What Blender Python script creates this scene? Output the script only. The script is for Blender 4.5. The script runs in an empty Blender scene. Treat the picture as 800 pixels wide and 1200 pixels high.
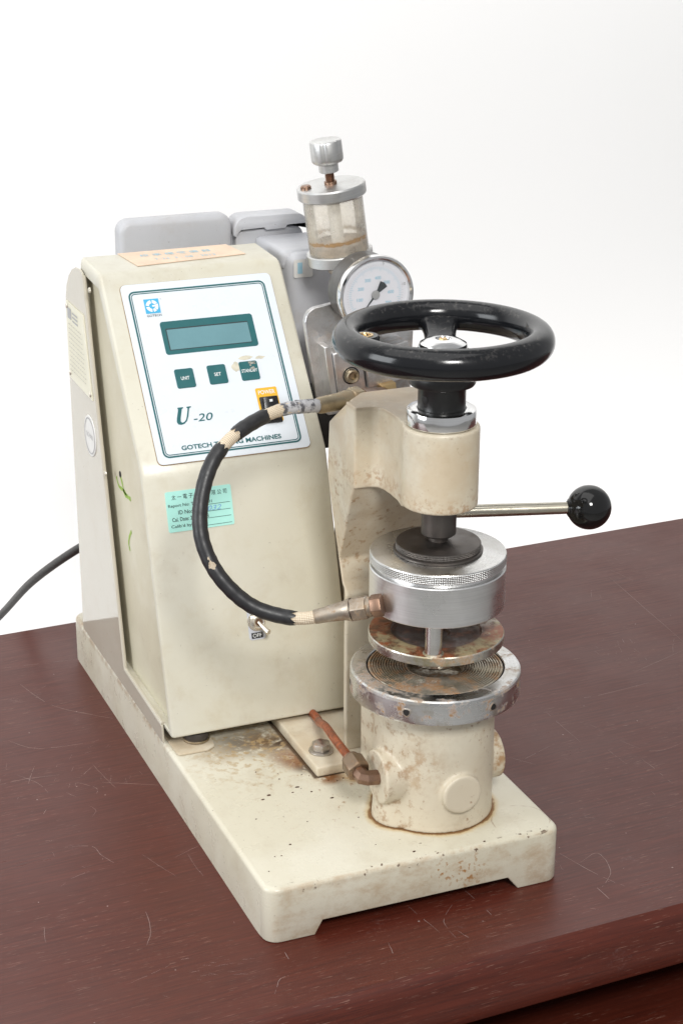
import bpy, bmesh, math, random
from mathutils import Vector, Matrix
random.seed(7)
PI = math.pi
S = bpy.context.scene
COL = S.collection

# ------------------------------------------------------------------ camera
YAW, PITCH, ROLL, FPX = 0.3949, 0.3601, 0.0048, 2166.43
def cam_axes():
    f0 = Vector((math.sin(YAW), math.cos(YAW), 0)); r = Vector((math.cos(YAW), -math.sin(YAW), 0)); up = Vector((0, 0, 1))
    fw = math.cos(PITCH) * f0 - math.sin(PITCH) * up
    u = math.sin(PITCH) * f0 + math.cos(PITCH) * up
    r2 = math.cos(ROLL) * r + math.sin(ROLL) * u
    u2 = -math.sin(ROLL) * r + math.cos(ROLL) * u
    return r2, u2, fw
cd = bpy.data.cameras.new("camera"); cam = bpy.data.objects.new("camera", cd); COL.objects.link(cam)
r_, u_, f_ = cam_axes()
mw = Matrix((r_, u_, -f_)).transposed().to_4x4(); mw.translation = Vector((-0.4392, -1.2072, 0.8611))
cam.matrix_world = mw
cd.sensor_fit = 'VERTICAL'; cd.sensor_height = 36; cd.sensor_width = 24; cd.lens = FPX / 1200 * 36
cd.clip_start = 0.05; cd.clip_end = 60
S.camera = cam

# ------------------------------------------------------------------ light
W = bpy.data.worlds.new("World"); S.world = W; W.use_nodes = True
bg = W.node_tree.nodes['Background']; bg.inputs[0].default_value = (0.97, 0.98, 1.0, 1); bg.inputs[1].default_value = 0.43
def area(name, loc, target, sx, sy, power, col=(1, 1, 1)):
    l = bpy.data.lights.new(name, 'AREA'); l.shape = 'RECTANGLE'; l.size = sx; l.size_y = sy; l.energy = power; l.color = col
    o = bpy.data.objects.new(name, l); COL.objects.link(o); o.location = loc
    o.rotation_euler = (Vector(target) - Vector(loc)).to_track_quat('-Z', 'Y').to_euler()
    return o
area("flash_softbox", (-0.30, -1.75, 1.75), (0.12, 0.2, 0.22), 0.5, 0.5, 43, (1, 0.985, 0.955))
area("ceiling_bounce", (-0.5, -0.1, 2.6), (0.15, 0.35, 0.0), 2.4, 2.4, 24, (1, 0.99, 0.97))
area("left_window", (-2.3, 0.1, 1.0), (0.1, 0.25, 0.3), 1.2, 1.3, 34, (0.93, 0.97, 1))
area("wall_fill", (0.8, 0.62, 1.75), (0.8, 1.55, 1.62), 3.4, 0.7, 20.5, (1, 0.995, 0.98))  # unseen lamp added above the table to whiten the wall
area("wall_fill_low", (0.8, 0.95, -0.48), (0.8, 1.55, -0.30), 3.4, 0.3, 9.5, (1, 0.99, 0.98))  # unseen lamp added low behind the table to even out the wall
S.view_settings.view_transform = 'Standard'; S.view_settings.look = 'None'
S.view_settings.exposure = 0.0; S.view_settings.gamma = 1.0; S.view_settings.use_curve_mapping = False
S.cycles.max_bounces = 10; S.cycles.transparent_max_bounces = 12
S.cycles.use_denoising = True

# ------------------------------------------------------------------ material helpers
class NT:
    def __init__(s, name):
        s.m = bpy.data.materials.new(name); s.m.use_nodes = True; s.t = s.m.node_tree
        s.b = s.t.nodes['Principled BSDF']; s.out = s.t.nodes['Material Output']
        s._p = None
    def n(s, ty): return s.t.nodes.new(ty)
    def put(s, sock, v):
        if hasattr(v, 'is_output'): s.t.links.new(v, sock)
        elif isinstance(v, (tuple, list)) and len(v) == 3 and sock.type == 'RGBA': sock.default_value = (*v, 1)
        else: sock.default_value = v
    def pos(s):
        if s._p is None: s._p = s.n('ShaderNodeNewGeometry').outputs['Position']
        return s._p
    def uv(s): return s.n('ShaderNodeUVMap').outputs[0]
    def scl(s, vec, k):
        a = s.n('ShaderNodeVectorMath'); a.operation = 'MULTIPLY'; s.put(a.inputs[0], vec); a.inputs[1].default_value = k; return a.outputs[0]
    def rot(s, vec, ang):
        a = s.n('ShaderNodeVectorRotate'); a.rotation_type = 'Z_AXIS'; s.put(a.inputs['Vector'], vec); a.inputs['Angle'].default_value = ang; return a.outputs[0]
    def noise(s, scale, detail=5, rough=.6, vec=None, dist=0):
        a = s.n('ShaderNodeTexNoise'); s.put(a.inputs['Vector'], vec if vec is not None else s.pos())
        a.inputs['Scale'].default_value = scale; a.inputs['Detail'].default_value = detail
        a.inputs['Roughness'].default_value = rough; a.inputs['Distortion'].default_value = dist; return a.outputs[0]
    def ramp(s, f, lo, hi, a=0., b=1.):
        r = s.n('ShaderNodeMapRange'); r.interpolation_type = 'SMOOTHSTEP'; r.clamp = True
        s.put(r.inputs[0], f)
        if lo > hi: lo, hi, a, b = hi, lo, b, a
        for i, v in enumerate((lo, hi, a, b)): r.inputs[i + 1].default_value = v
        return r.outputs[0]
    def m2(s, op, a, b=0.):
        r = s.n('ShaderNodeMath'); r.operation = op; s.put(r.inputs[0], a); s.put(r.inputs[1], b); return r.outputs[0]
    def mul(s, a, b): return s.m2('MULTIPLY', a, b)
    def mx(s, a, b): return s.m2('MAXIMUM', a, b)
    def mix(s, f, a, b):
        r = s.n('ShaderNodeMix'); r.data_type = 'RGBA'; s.put(r.inputs[0], f); s.put(r.inputs[6], a); s.put(r.inputs[7], b); return r.outputs[2]
    def xyz(s, vec=None):
        r = s.n('ShaderNodeSeparateXYZ'); s.put(r.inputs[0], vec if vec is not None else s.pos()); return r.outputs
    def spot(s, c, r0, r1, k=(1, 1, 1)):
        a = s.n('ShaderNodeVectorMath'); a.operation = 'SUBTRACT'; s.put(a.inputs[0], s.pos()); a.inputs[1].default_value = c
        m = s.n('ShaderNodeVectorMath'); m.operation = 'MULTIPLY'; s.t.links.new(a.outputs[0], m.inputs[0]); m.inputs[1].default_value = k
        l = s.n('ShaderNodeVectorMath'); l.operation = 'LENGTH'; s.t.links.new(m.outputs[0], l.inputs[0])
        return s.ramp(l.outputs['Value'], r0, r1, 1., 0.)
    def bump(s, h, strength=.2, dist=.001):
        b = s.n('ShaderNodeBump'); b.inputs['Strength'].default_value = strength; b.inputs['Distance'].default_value = dist
        s.put(b.inputs['Height'], h); s.t.links.new(b.outputs[0], s.b.inputs['Normal'])
    def fin(s, col, rough=.5, metal=0., spec=.5, coat=0., coatr=.1):
        s.put(s.b.inputs['Base Color'], col); s.put(s.b.inputs['Roughness'], rough); s.put(s.b.inputs['Metallic'], metal)
        s.b.inputs['Specular IOR Level'].default_value = spec
        s.b.inputs['Coat Weight'].default_value = coat; s.b.inputs['Coat Roughness'].default_value = coatr
        return s.m

RUST = (0.20, 0.075, 0.022); DIRT = (0.30, 0.215, 0.125); AMBER = (0.42, 0.22, 0.05); DARK = (0.045, 0.028, 0.018)
def cream(name, base=(0.635, 0.60, 0.495), base2=(0.585, 0.545, 0.43), dirt=.35, specks=.3, rust=0., extra=None, rough=.33, seed=0.):
    s = NT(name)
    off = s.n('ShaderNodeVectorMath'); off.operation = 'ADD'; s.put(off.inputs[0], s.pos()); off.inputs[1].default_value = (seed, seed * .7, seed * .3); p = off.outputs[0]
    c = s.mix(s.ramp(s.noise(9, 4, .55, p), .35, .65), base, base2)
    d = s.mul(s.ramp(s.noise(22, 8, .68, p), .50, .72), s.ramp(s.noise(150, 4, .6, p), .3, .65, .35, 1))
    c = s.mix(s.mul(d, dirt), c, DIRT)
    sp = s.mul(s.ramp(s.noise(330, 3, .55, p), .69, .74), s.ramp(s.noise(30, 3, .6, p), .45, .6))
    c = s.mix(s.mul(sp, specks), c, (0.09, 0.05, 0.03))
    if rust > 0:
        rs = s.mul(s.ramp(s.noise(240, 5, .65, p), .60, .66), s.ramp(s.noise(38, 4, .6, p), .47, .60))
        c = s.mix(s.mul(rs, rust), c, RUST)
        ra = s.ramp(s.noise(60, 6, .66, p), .60, .78)
        c = s.mix(s.mul(ra, rust * .75), c, AMBER)
    if extra: c = extra(s, c)
    s.bump(s.noise(260, 3, .6, p), .15 if rough > .2 else .04, .0006)
    r = s.ramp(s.noise(40, 4, .6, p), .3, .7, rough - .06, rough + .14) if rough > .2 else s.ramp(s.noise(40, 4, .6, p), .3, .7, rough, rough + .03)
    return s.fin(c, r, 0, .5, 0. if rough > .2 else .22, .03)

AX, AY = 0.1845, 0.0803        # axis of the clamp column
H = 0.0508                     # top of the base casting
def base_extra(s, c):
    o = s.xyz()
    # front and side faces collect grime (fixed to the faces of the casting)
    fm = s.mul(s.ramp(o[1], .0035, .0012), s.ramp(s.noise(34, 9, .7, s.scl(s.pos(), (1, 1, 1.6))), .42, .70))
    c = s.mix(s.mul(fm, .62), c, (0.39, 0.265, 0.15))
    gr = s.mul(s.ramp(o[1], .0035, .0012), s.ramp(s.noise(420, 3, .6), .55, .75))
    c = s.mix(s.mul(gr, .12), c, (0.20, 0.15, 0.10))
    # rust ring round the cylinder foot
    v = s.n('ShaderNodeVectorMath'); v.operation = 'SUBTRACT'; s.put(v.inputs[0], s.pos()); v.inputs[1].default_value = (AX, AY, 0)
    l = s.n('ShaderNodeVectorMath'); l.operation = 'LENGTH'; s.t.links.new(s.scl(v.outputs[0], (1, 1, 0)), l.inputs[0])
    v2 = s.n('ShaderNodeVectorMath'); v2.operation = 'SUBTRACT'; s.put(v2.inputs[0], s.pos()); v2.inputs[1].default_value = (.152, .074, 0)
    l2 = s.n('ShaderNodeVectorMath'); l2.operation = 'LENGTH'; s.t.links.new(s.scl(v2.outputs[0], (1, 1, 0)), l2.inputs[0])
    dist = s.m2('MINIMUM', l.outputs['Value'], s.m2('ADD', l2.outputs['Value'], .0262))
    wob = s.m2('ADD', dist, s.mul(s.m2('SUBTRACT', s.noise(70, 4, .6), .5), .007))
    ring = s.mul(s.ramp(wob, .0600, .0530), s.ramp(o[2], H - .003, H - .001))
    c = s.mix(s.mul(ring, .62), c, (0.50, 0.31, 0.07))
    ring2 = s.mul(s.ramp(wob, .0556, .0535), s.ramp(o[2], H - .003, H - .001))
    c = s.mix(s.mul(ring2, .85), c, (0.15, 0.055, 0.012))
    # rust leaking from under the bolted foot and the housing
    n = s.ramp(s.noise(75, 8, .7), .32, .50); n2 = s.ramp(s.noise(120, 6, .65), .50, .60)
    for cen, r0, r1, col, k in (((.088, .245, H), .0, .050, (0.15, .085, .035), .95), ((.102, .235, H), .0, .022, (.05, .025, .012), .95), ((.104, .190, H), .0, .022, (.17, .065, .018), .95), ((.118, .158, H), .0, .020, (.24, .11, .025), .9), ((.100, .205, H), .0, .030, RUST, .9), ((.120, .156, H), .002, .016, RUST, .9),
                                ((.140, .150, H), .002, .018, (0.36, .19, .04), .9), ((.060, .248, H), 0, .03, DARK, .6), ((.040, .235, H), 0, .03, DIRT, .6), ((.105, .180, H), 0, .014, DARK, .7)):
        c = s.mix(s.mul(s.mul(s.spot(cen, r0, r1), n), k), c, col)
    c = s.mix(s.mul(s.mul(s.spot((.07, .24, H), .01, .09, (1, .8, 1)), n2), .75), c, (0.40, .28, .14))
    # dark line round the bolted foot
    dx = s.m2('SUBTRACT', s.m2('ABSOLUTE', s.m2('SUBTRACT', o[0], AX)), .0765); dy = s.m2('SUBTRACT', .1625, o[1])
    ln = s.mul(s.ramp(s.m2('ADD', s.mx(dx, dy), s.mul(s.noise(90, 3, .6), .003)), .0058, .0030), s.ramp(o[2], H - .003, H - .001))
    ln = s.mul(ln, s.ramp(o[1], .138, .150))
    c = s.mix(s.mul(ln, .9), c, (0.055, .028, .012))
    # grime along the upper left edge under the housing
    le = s.mul(s.ramp(o[0], .006, .002), s.mul(s.ramp(o[1], .25, .30), s.mul(s.ramp(o[2], .040, .050), s.ramp(s.noise(60, 7, .7), .40, .62))))
    c = s.mix(s.mul(le, .75), c, (0.27, .15, .06))
    rf = s.mul(s.ramp(s.noise(120, 6, .7), .60, .68), s.mul(s.spot((.13, .15, H), .03, .13), s.ramp(o[2], H - .004, H - .001)))
    c = s.mix(s.mul(rf, .8), c, (0.25, .115, .035))
    for cen, r0, r1 in (((.180, .0, .028), .001, .030), ((.158, .0, .034), 0, .02)):
        c = s.mix(s.mul(s.mul(s.spot(cen, r0, r1), s.ramp(s.noise(210, 4, .6), .54, .62)), .9), c, (.34, .15, .035))
    ed = s.mul(s.ramp(s.m2('ABSOLUTE', s.m2('SUBTRACT', s.m2('ADD', o[2], s.mul(o[1], -1)), H - .0045)), .0035, .001), s.ramp(o[1], .008, .004))
    c = s.mix(s.mul(s.mul(ed, s.ramp(s.noise(130, 3, .6), .60, .64)), .9), c, (0.09, .045, .025))
    # chipped paint: dark flecks
    ch = s.mul(s.ramp(s.noise(150, 4, .7), .755, .775), 1.)
    c = s.mix(s.mul(ch, .7), c, (0.07, .035, .02))
    # brown tide line near the front right corner
    w = s.m2('ABSOLUTE', s.m2('SUBTRACT', s.m2('ADD', s.spot((.243, .025, H), .0, .05), s.mul(s.noise(60, 3, .5), .25)), .62))
    td = s.mul(s.ramp(w, .022, .006), s.mul(s.ramp(o[2], H - .003, H - .001), s.ramp(s.noise(40, 2, .5), .45, .55)))
    c = s.mix(s.mul(td, .6), c, (0.27, .17, .10))
    return c
M = {}
M['cream_base'] = cream('base_paint', dirt=.22, specks=.8, rust=.12, extra=base_extra, rough=.30)
def housing_extra(s, c):
    o = s.xyz()
    n = s.ramp(s.noise(30, 8, .7, None, .3), .50, .70)
    c = s.mix(s.mul(n, .16), c, (0.42, .33, .18))
    low = s.mul(s.ramp(o[2], .20, .07), s.ramp(s.noise(26, 8, .7), .47, .68))
    c = s.mix(s.mul(low, .20), c, (0.40, .31, .17))
    return c
M['cream_housing'] = cream('housing_paint', base=(0.615, 0.592, 0.50), base2=(0.59, 0.562, 0.46), dirt=.18, specks=.6, rust=0, extra=housing_extra, rough=.34, seed=3.1)
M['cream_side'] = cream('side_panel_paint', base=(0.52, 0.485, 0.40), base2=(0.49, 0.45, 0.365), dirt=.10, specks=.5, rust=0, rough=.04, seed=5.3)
M['cream_inner'] = cream('inner_paint', base=(0.64, 0.60, 0.46), base2=(0.60, 0.55, 0.41), dirt=.12, specks=.3, rust=0, rough=.4, seed=8.3)
def column_extra(s, c):
    o = s.xyz()
    fr = s.mul(s.ramp(o[1], .148, .160), s.mul(s.ramp(o[2], .335, .318), s.ramp(o[2], .20, .24)))
    m = s.mul(fr, s.mul(s.ramp(s.noise(170, 6, .68), .52, .66), s.ramp(s.noise(45, 4, .6), .40, .56)))
    c = s.mix(s.mul(m, .8), c, (0.26, .115, .035))
    m2 = s.mul(s.ramp(o[2], .327, .332), s.mul(s.ramp(o[2], .350, .335), s.ramp(s.noise(190, 6, .7), .47, .60)))
    c = s.mix(s.mul(m2, .6), c, (0.30, .14, .05))
    tp = s.mul(s.ramp(o[2], .394, .3985), s.mul(s.ramp(o[1], .105, .125), s.ramp(s.noise(60, 5, .6), .15, .5)))
    c = s.mix(s.mul(tp, .7), c, (0.34, .26, .18))
    d = s.ramp(s.noise(18, 7, .68), .40, .62)
    c = s.mix(s.mul(d, .50), c, (0.50, .38, .24))
    return c
M['cream_column'] = cream('column_paint', base=(0.62, 0.565, 0.455), base2=(0.57, 0.505, 0.385), dirt=.40, specks=.5, rust=.30, extra=column_extra, rough=.36, seed=1.7)
def cyl_extra(s, c):
    o = s.xyz()
    lf = s.mul(s.ramp(o[0], .165, .140), s.ramp(s.noise(95, 8, .72), .50, .64))
    c = s.mix(s.mul(lf, .65), c, (0.27, .14, .055))
    rt = s.mul(s.ramp(o[0], .226, .236), s.ramp(s.noise(60, 8, .72), .42, .58))
    c = s.mix(s.mul(rt, .8), c, (0.32, .16, .05))
    mid = s.mul(s.ramp(s.noise(60, 8, .72), .54, .70), s.ramp(o[2], .07, .10))
    c = s.mix(s.mul(mid, .40), c, (0.40, .27, .14))
    st = s.mul(s.spot((.150, .035, .112), .004, .03), s.ramp(s.noise(90, 7, .7), .45, .6))
    c = s.mix(s.mul(st, .6), c, (0.34, .19, .08))
    return c
M['cream_cylinder'] = cream('cylinder_paint', base=(0.635, 0.585, 0.47), base2=(0.58, 0.51, 0.39), dirt=.36, specks=.7, rust=.62, extra=cyl_extra, rough=.34, seed=4.4)

def metal(name, col=(.80, .80, .79), rough=.26, stain=0., scol=(.30, .24, .17), rust=0., streak=True, seed=0., bump=None, var=.10):
    s = NT(name)
    vec = s.scl(s.uv(), (3, 900, 1)) if streak else s.pos()
    st = s.noise(1.0 if streak else 60, 3, .6, vec)
    off = s.n('ShaderNodeVectorMath'); off.operation = 'ADD'; s.put(off.inputs[0], s.pos()); off.inputs[1].default_value = (seed, seed, seed); p = off.outputs[0]
    c = s.mix(s.ramp(st, .3, .7), col, tuple(k * .90 for k in col))
    me = 1.0; ro = s.ramp(s.noise(35, 5, .6, p), .3, .7, rough - var * .6, rough + var)
    if stain > 0:
        k = s.mul(s.ramp(s.noise(28, 8, .7, p), .44, .66), stain)
        c = s.mix(k, c, scol); ro = s.m2('ADD', ro, s.mul(k, .25))
    if rust > 0:
        k = s.mul(s.mul(s.ramp(s.noise(48, 8, .72, p), .50, .58), s.ramp(s.noise(260, 4, .6, p), .35, .6, .55, 1)), rust)
        c = s.mix(k, c, s.mix(s.noise(90, 4, .6, p), RUST, (0.42, .27, .13)))
        me = s.m2('SUBTRACT', 1., s.mul(k, .95)); ro = s.m2('ADD', ro, s.mul(k, .4))
    if bump == 'knurl':
        uvx = s.xyz(s.uv()); a = s.mul(uvx[0], 2 * PI * 96); b = s.mul(uvx[1], 2 * PI / .0030)
        h = s.mul(s.m2('SINE', s.m2('ADD', a, b)), s.m2('SINE', s.m2('SUBTRACT', a, b)))
        s.bump(h, .8, .0006)
        c = s.mix(s.ramp(h, -.3, .4), tuple(k * .62 for k in col), c)
    else:
        s.bump(st, .03, .0003)
    return s.fin(c, ro, me, .5)
M['alu'] = metal('machined_aluminium', (.84, .84, .835), .30, .14, (.62, .60, .55))
M['alu_dull'] = metal('dull_cast_aluminium', (.66, .66, .65), .34, .35, (.46, .44, .40))
M['alu_top'] = metal('turned_aluminium_top', (.70, .695, .68), .24, .35, (.50, .48, .43))
M['knurl'] = metal('knurled_aluminium', (.74, .74, .73), .33, .1, bump='knurl', streak=False)
M['black_steel'] = metal('blackened_steel', (.150, .135, .125), .42, .3, (.12, .09, .07), streak=False)
M['black_knurl'] = metal('knurled_blackened_steel', (.20, .18, .165), .40, 0, bump='knurl', streak=False)
M['chrome'] = metal('polished_chrome', (.84, .84, .84), .12, .18, (.55, .52, .46), var=.06)
M['ring_metal'] = metal('stained_chrome', (.72, .725, .73), .25, .9, (.46, .41, .31), rust=1., seed=2.2)
M['ring_top'] = metal('stained_chrome_top', (.74, .74, .735), .26, .6, (.46, .42, .34), rust=.75, seed=6.1)
M['plate_metal'] = metal('rusted_plate', (.62, .61, .58), .30, .7, (.36, .31, .22), rust=1., seed=9.7)
M['plate_edge'] = metal('plate_edge_metal', (.66, .65, .60), .25, .95, (.36, .31, .19), rust=.8, seed=3.7)
M['groove'] = metal('grooved_rusty_steel', (.62, .58, .50), .35, .8, (.33, .27, .19), rust=.8, seed=7.5)
M['bright_post'] = metal('bright_post', (.80, .79, .77), .18, .3, (.5, .42, .32))
M['rod'] = metal('dull_steel_rod', (.52, .49, .41), .25, .3, (.40, .35, .26), streak=False)
M['brass'] = metal('dirty_brass', (.44, .37, .26), .38, .7, (.28, .23, .16), rust=.3, streak=False)
M['brass_clean'] = metal('brass', (.70, .50, .25), .30, .3, (.4, .28, .14), streak=False)
M['copper_nut'] = metal('tarnished_copper', (.33, .21, .15), .36, .7, (.16, .10, .07), streak=False)
M['grimy_steel'] = metal('grimy_hose_fitting', (.48, .42, .35), .40, .9, (.30, .22, .15), rust=.7, streak=False, seed=4.9)
M['corroded'] = metal('corroded_brass_nut', (.30, .22, .155), .40, .8, (.15, .10, .065), rust=.5, streak=False, seed=2.9)
M['bolt'] = metal('worn_bolt', (.55, .52, .48), .38, .5, (.38, .30, .22), rust=.7, streak=False, seed=1.3)
M['dusty_plate'] = metal('dusty_silver_plate', (.74, .74, .745), .33, .9, (.42, .40, .38), rust=.25, streak=False, seed=1.9)
M['nickel'] = metal('nickel_switch', (.82, .78, .70), .24, .3, (.55, .42, .28), streak=False)

def plain(name, col, rough=.5, metal_=0., spec=.5, var=.12, nscale=60, coat=0.):
    s = NT(name)
    c = s.mix(s.ramp(s.noise(nscale, 6, .65), .3, .7), col, tuple(k * (1 - var) for k in col))
    return s.fin(c, s.ramp(s.noise(nscale * 1.7, 4, .6), .3, .7, max(.02, rough - .04), rough + .06), metal_, spec, coat)
def bakelite():
    s = NT('black_bakelite')
    o = s.xyz()
    nrm = s.n('ShaderNodeNewGeometry').outputs['Normal']
    dust = s.mul(s.ramp(s.xyz(nrm)[2], .2, .95), s.ramp(s.noise(230, 7, .75), .50, .72))
    c = s.mix(s.mul(dust, .24), (.0065, .007, .0085), (.30, .28, .26))
    return s.fin(c, s.ramp(s.noise(70, 5, .6), .3, .7, .11, .22), 0, .42)
M['bakelite'] = bakelite()
M['ball'] = plain('black_ball_plastic', (.008, .008, .008), .10, 0, .5)
M['hub_black'] = plain('black_hub', (.012, .012, .012), .32)
M['rubber'] = plain('hose_rubber', (.022, .022, .024), .42, nscale=200, var=.4)
M['cord'] = plain('cord_rubber', (.030, .028, .026), .45, nscale=200, var=.4)
def braid():
    s = NT('woven_braid')
    u = s.xyz(s.uv()); a = s.mul(u[0], 2 * PI * 11); b = s.mul(u[1], 2 * PI / .0036)
    h = s.mul(s.m2('SINE', s.m2('ADD', a, b)), s.m2('SINE', s.m2('SUBTRACT', a, b)))
    c = s.mix(s.ramp(h, -.4, .5), (.58, .46, .32), (.78, .69, .55))
    c = s.mix(s.mul(s.ramp(s.noise(90, 5, .6), .5, .7), .5), c, (.45, .30, .16))
    s.bump(h, .6, .0006)
    return s.fin(c, .8)
M['braid'] = braid()
def tapemat():
    s = NT('worn_grey_tape')
    c = s.mix(s.ramp(s.noise(130, 6, .7), .42, .55), (.10, .10, .11), (.50, .50, .52))
    s.bump(s.noise(300, 4, .6), .4, .0008)
    return s.fin(c, .6)
M['tape'] = tapemat()
M['grey_box'] = cream('grey_paint', base=(.50, .505, .53), base2=(.46, .465, .485), dirt=.18, specks=.5, rough=.42, seed=11)
M['panel_white'] = plain('panel_film_white', (.72, .765, .815), .30, var=.03, nscale=25)
M['ink_teal'] = plain('teal_ink', (.018, .125, .135), .35)
M['ink_dark'] = plain('dark_ink', (.03, .06, .065), .4)
M['ink_white'] = plain('white_ink', (.80, .82, .82), .4, var=.03)
M['ink_blue'] = plain('cyan_ink', (.06, .42, .70), .35, var=.05)
M['ink_grey'] = plain('grey_ink', (.42, .42, .42), .5)
M['ink_faint'] = plain('faint_ink', (.55, .53, .44), .5)
M['ink_pale'] = plain('pale_blue_ink', (.38, .62, .74), .5)
M['ink_pen'] = plain('blue_pen', (.20, .42, .72), .5)
M['ink_black'] = plain('black_ink', (.012, .012, .014), .4)
M['lcd'] = plain('lcd_glass', (.155, .305, .340), .12, var=.10, nscale=20)
M['lcd_dark'] = plain('lcd_painted_shade', (.03, .05, .055), .4)
M['yellow'] = plain('yellow_label', (.82, .46, .03), .4, var=.05)
M['switch_black'] = plain('switch_black', (.014, .014, .015), .28)
M['red'] = plain('red_print', (.55, .03, .02), .45)
M['label_grey'] = plain('silver_grey_label', (.55, .57, .62), .4)
M['label_green'] = plain('mint_sticker', (.42, .80, .72), .42, var=.04, nscale=30)
M['label_peach'] = plain('peach_sticker', (.82, .62, .46), .5, var=.14, nscale=45)
M['label_cream'] = plain('cream_nameplate', (.74, .71, .56), .35, var=.05, nscale=30)
M['label_white'] = plain('white_sticker', (.76, .75, .72), .4, var=.08, nscale=50)
M['label_tan'] = plain('tan_sticker', (.62, .52, .36), .5)
M['marker'] = plain('green_marker', (.30, .48, .05), .5)
M['scuff'] = plain('worn_button_scuff', (.40, .39, .34), .6, var=.6, nscale=400)
M['glue'] = plain('old_glue', (.66, .62, .50), .5, var=.2, nscale=200)
M['old_glue'] = plain('brown_glue_edge', (.36, .25, .15), .6, var=.4, nscale=150)
M['copper_tube'] = plain('orange_copper_tube', (.42, .10, .032), .34, .25, var=.65, nscale=150)
M['gauge_face'] = plain('gauge_dial', (.82, .82, .86), .4, var=.03)
M['gauge_body'] = plain('grey_gauge_case', (.16, .155, .15), .38, .5, var=.3)
M['needle'] = plain('needle_dark', (.05, .06, .065), .4)
M['dark'] = plain('dark_parts_and_shade', (.012, .010, .009), .7)  # near-black for dark parts; also stands in for shade in holes and voids
M['sludge'] = plain('brown_sludge', (.085, .035, .022), .35, var=.6, nscale=300)
M['rubber_foot'] = plain('foot_rubber', (.05, .04, .035), .5)
M['flake'] = plain('rust_flake', (.10, .045, .022), .7, var=.6, nscale=300)
M['dust'] = plain('dust_clump', (.40, .30, .19), .9, var=.5, nscale=300)
def groove_top():
    # top of the lower clamp insert: concentric turned grooves under rust
    s = NT('spiral_grooved_top')
    v = s.n('ShaderNodeVectorMath'); v.operation = 'SUBTRACT'; s.put(v.inputs[0], s.pos()); v.inputs[1].default_value = (AX, AY, 0)
    c = s.mix(s.ramp(s.noise(30, 6, .7), .4, .65), (.52, .48, .40), (.33, .27, .17))
    k = s.mul(s.ramp(s.noise(45, 8, .75), .42, .56), s.ramp(s.noise(280, 4, .6), .3, .6, .4, 1))
    c = s.mix(s.mul(k, .9), c, s.mix(s.ramp(s.noise(90, 5, .6), .4, .6), (.10, .04, .018), (.30, .15, .06)))
    k2 = s.ramp(s.noise(120, 6, .7), .60, .68)
    c = s.mix(s.mul(k2, .5), c, (.62, .60, .54))
    return s.fin(c, s.ramp(k, 0, 1, .32, .7), s.ramp(k, 0, 1, .75, .0))
M['groove'] = groove_top()
def plate_top():
    s = NT('rusty_wet_plate_top')
    c = s.mix(s.ramp(s.noise(24, 6, .7), .40, .62), (.36, .30, .17), (.24, .20, .12))
    k = s.ramp(s.noise(40, 8, .72), .40, .54)
    c = s.mix(s.mul(k, .95), c, s.mix(s.ramp(s.noise(60, 5, .6), .4, .6), (.08, .03, .014), (.26, .075, .028)))
    wet = s.mul(s.spot((AX, AY, .216), .034, .043), s.ramp(s.noise(50, 5, .6), .20, .45))
    c = s.mix(s.mul(wet, .92), c, s.mix(s.ramp(s.noise(80, 5, .6), .5, .65), (.045, .018, .010), (.16, .055, .02)))
    k2 = s.mul(s.spot((.232, .085, .218), .004, .022), s.ramp(s.noise(120, 6, .7), .45, .58))
    c = s.mix(k2, c, (.55, .50, .42))
    return s.fin(c, s.m2('ADD', s.ramp(s.noise(50, 5, .6), .3, .7, .22, .5), s.mul(wet, .12)), .08)
M['plate_top'] = plate_top()
def glassmat():
    s = NT('old_reservoir_glass')
    tr = s.n('ShaderNodeBsdfTransparent'); di = s.n('ShaderNodeBsdfPrincipled'); mixs = s.n('ShaderNodeMixShader')
    v = s.xyz(s.uv())[1]
    # v runs up the tube wall in metres: scale deposit band and milky film
    wob = s.m2('ADD', v, s.mul(s.m2('SUBTRACT', s.noise(60, 4, .6), .5), .008))
    band = s.mul(s.ramp(wob, .0095, .0125), s.ramp(wob, .0165, .0130))
    band = s.mul(band, s.ramp(s.noise(110, 5, .6), .25, .5))
    low = s.mul(s.ramp(wob, .0275, .0150), s.ramp(s.noise(35, 5, .6), .3, .7))
    film = s.ramp(s.noise(70, 7, .7), .35, .75, .30, .52)
    a = s.m2('MINIMUM', s.m2('ADD', film, s.m2('ADD', s.mul(band, .42), s.mul(low, .10))), .92)
    c = s.mix(s.m2('MINIMUM', s.m2('ADD', band, s.mul(low, .45)), 1.), (.86, .79, .66), (.36, .22, .10))
    tr.inputs[0].default_value = (.98, .965, .94, 1)
    s.put(di.inputs['Base Color'], c); di.inputs['Roughness'].default_value = .12
    s.put(mixs.inputs[0], a); s.t.links.new(tr.outputs[0], mixs.inputs[1]); s.t.links.new(di.outputs[0], mixs.inputs[2])
    gl = s.n('ShaderNodeBsdfGlossy'); gl.inputs['Roughness'].default_value = .06
    fr = s.n('ShaderNodeFresnel'); fr.inputs[0].default_value = 1.45
    m2 = s.n('ShaderNodeMixShader'); s.put(m2.inputs[0], s.mul(fr.outputs[0], .8)); s.t.links.new(mixs.outputs[0], m2.inputs[1]); s.t.links.new(gl.outputs[0], m2.inputs[2])
    s.t.links.new(m2.outputs[0], s.out.inputs['Surface'])
    return s.m
M['glass'] = glassmat()
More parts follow.
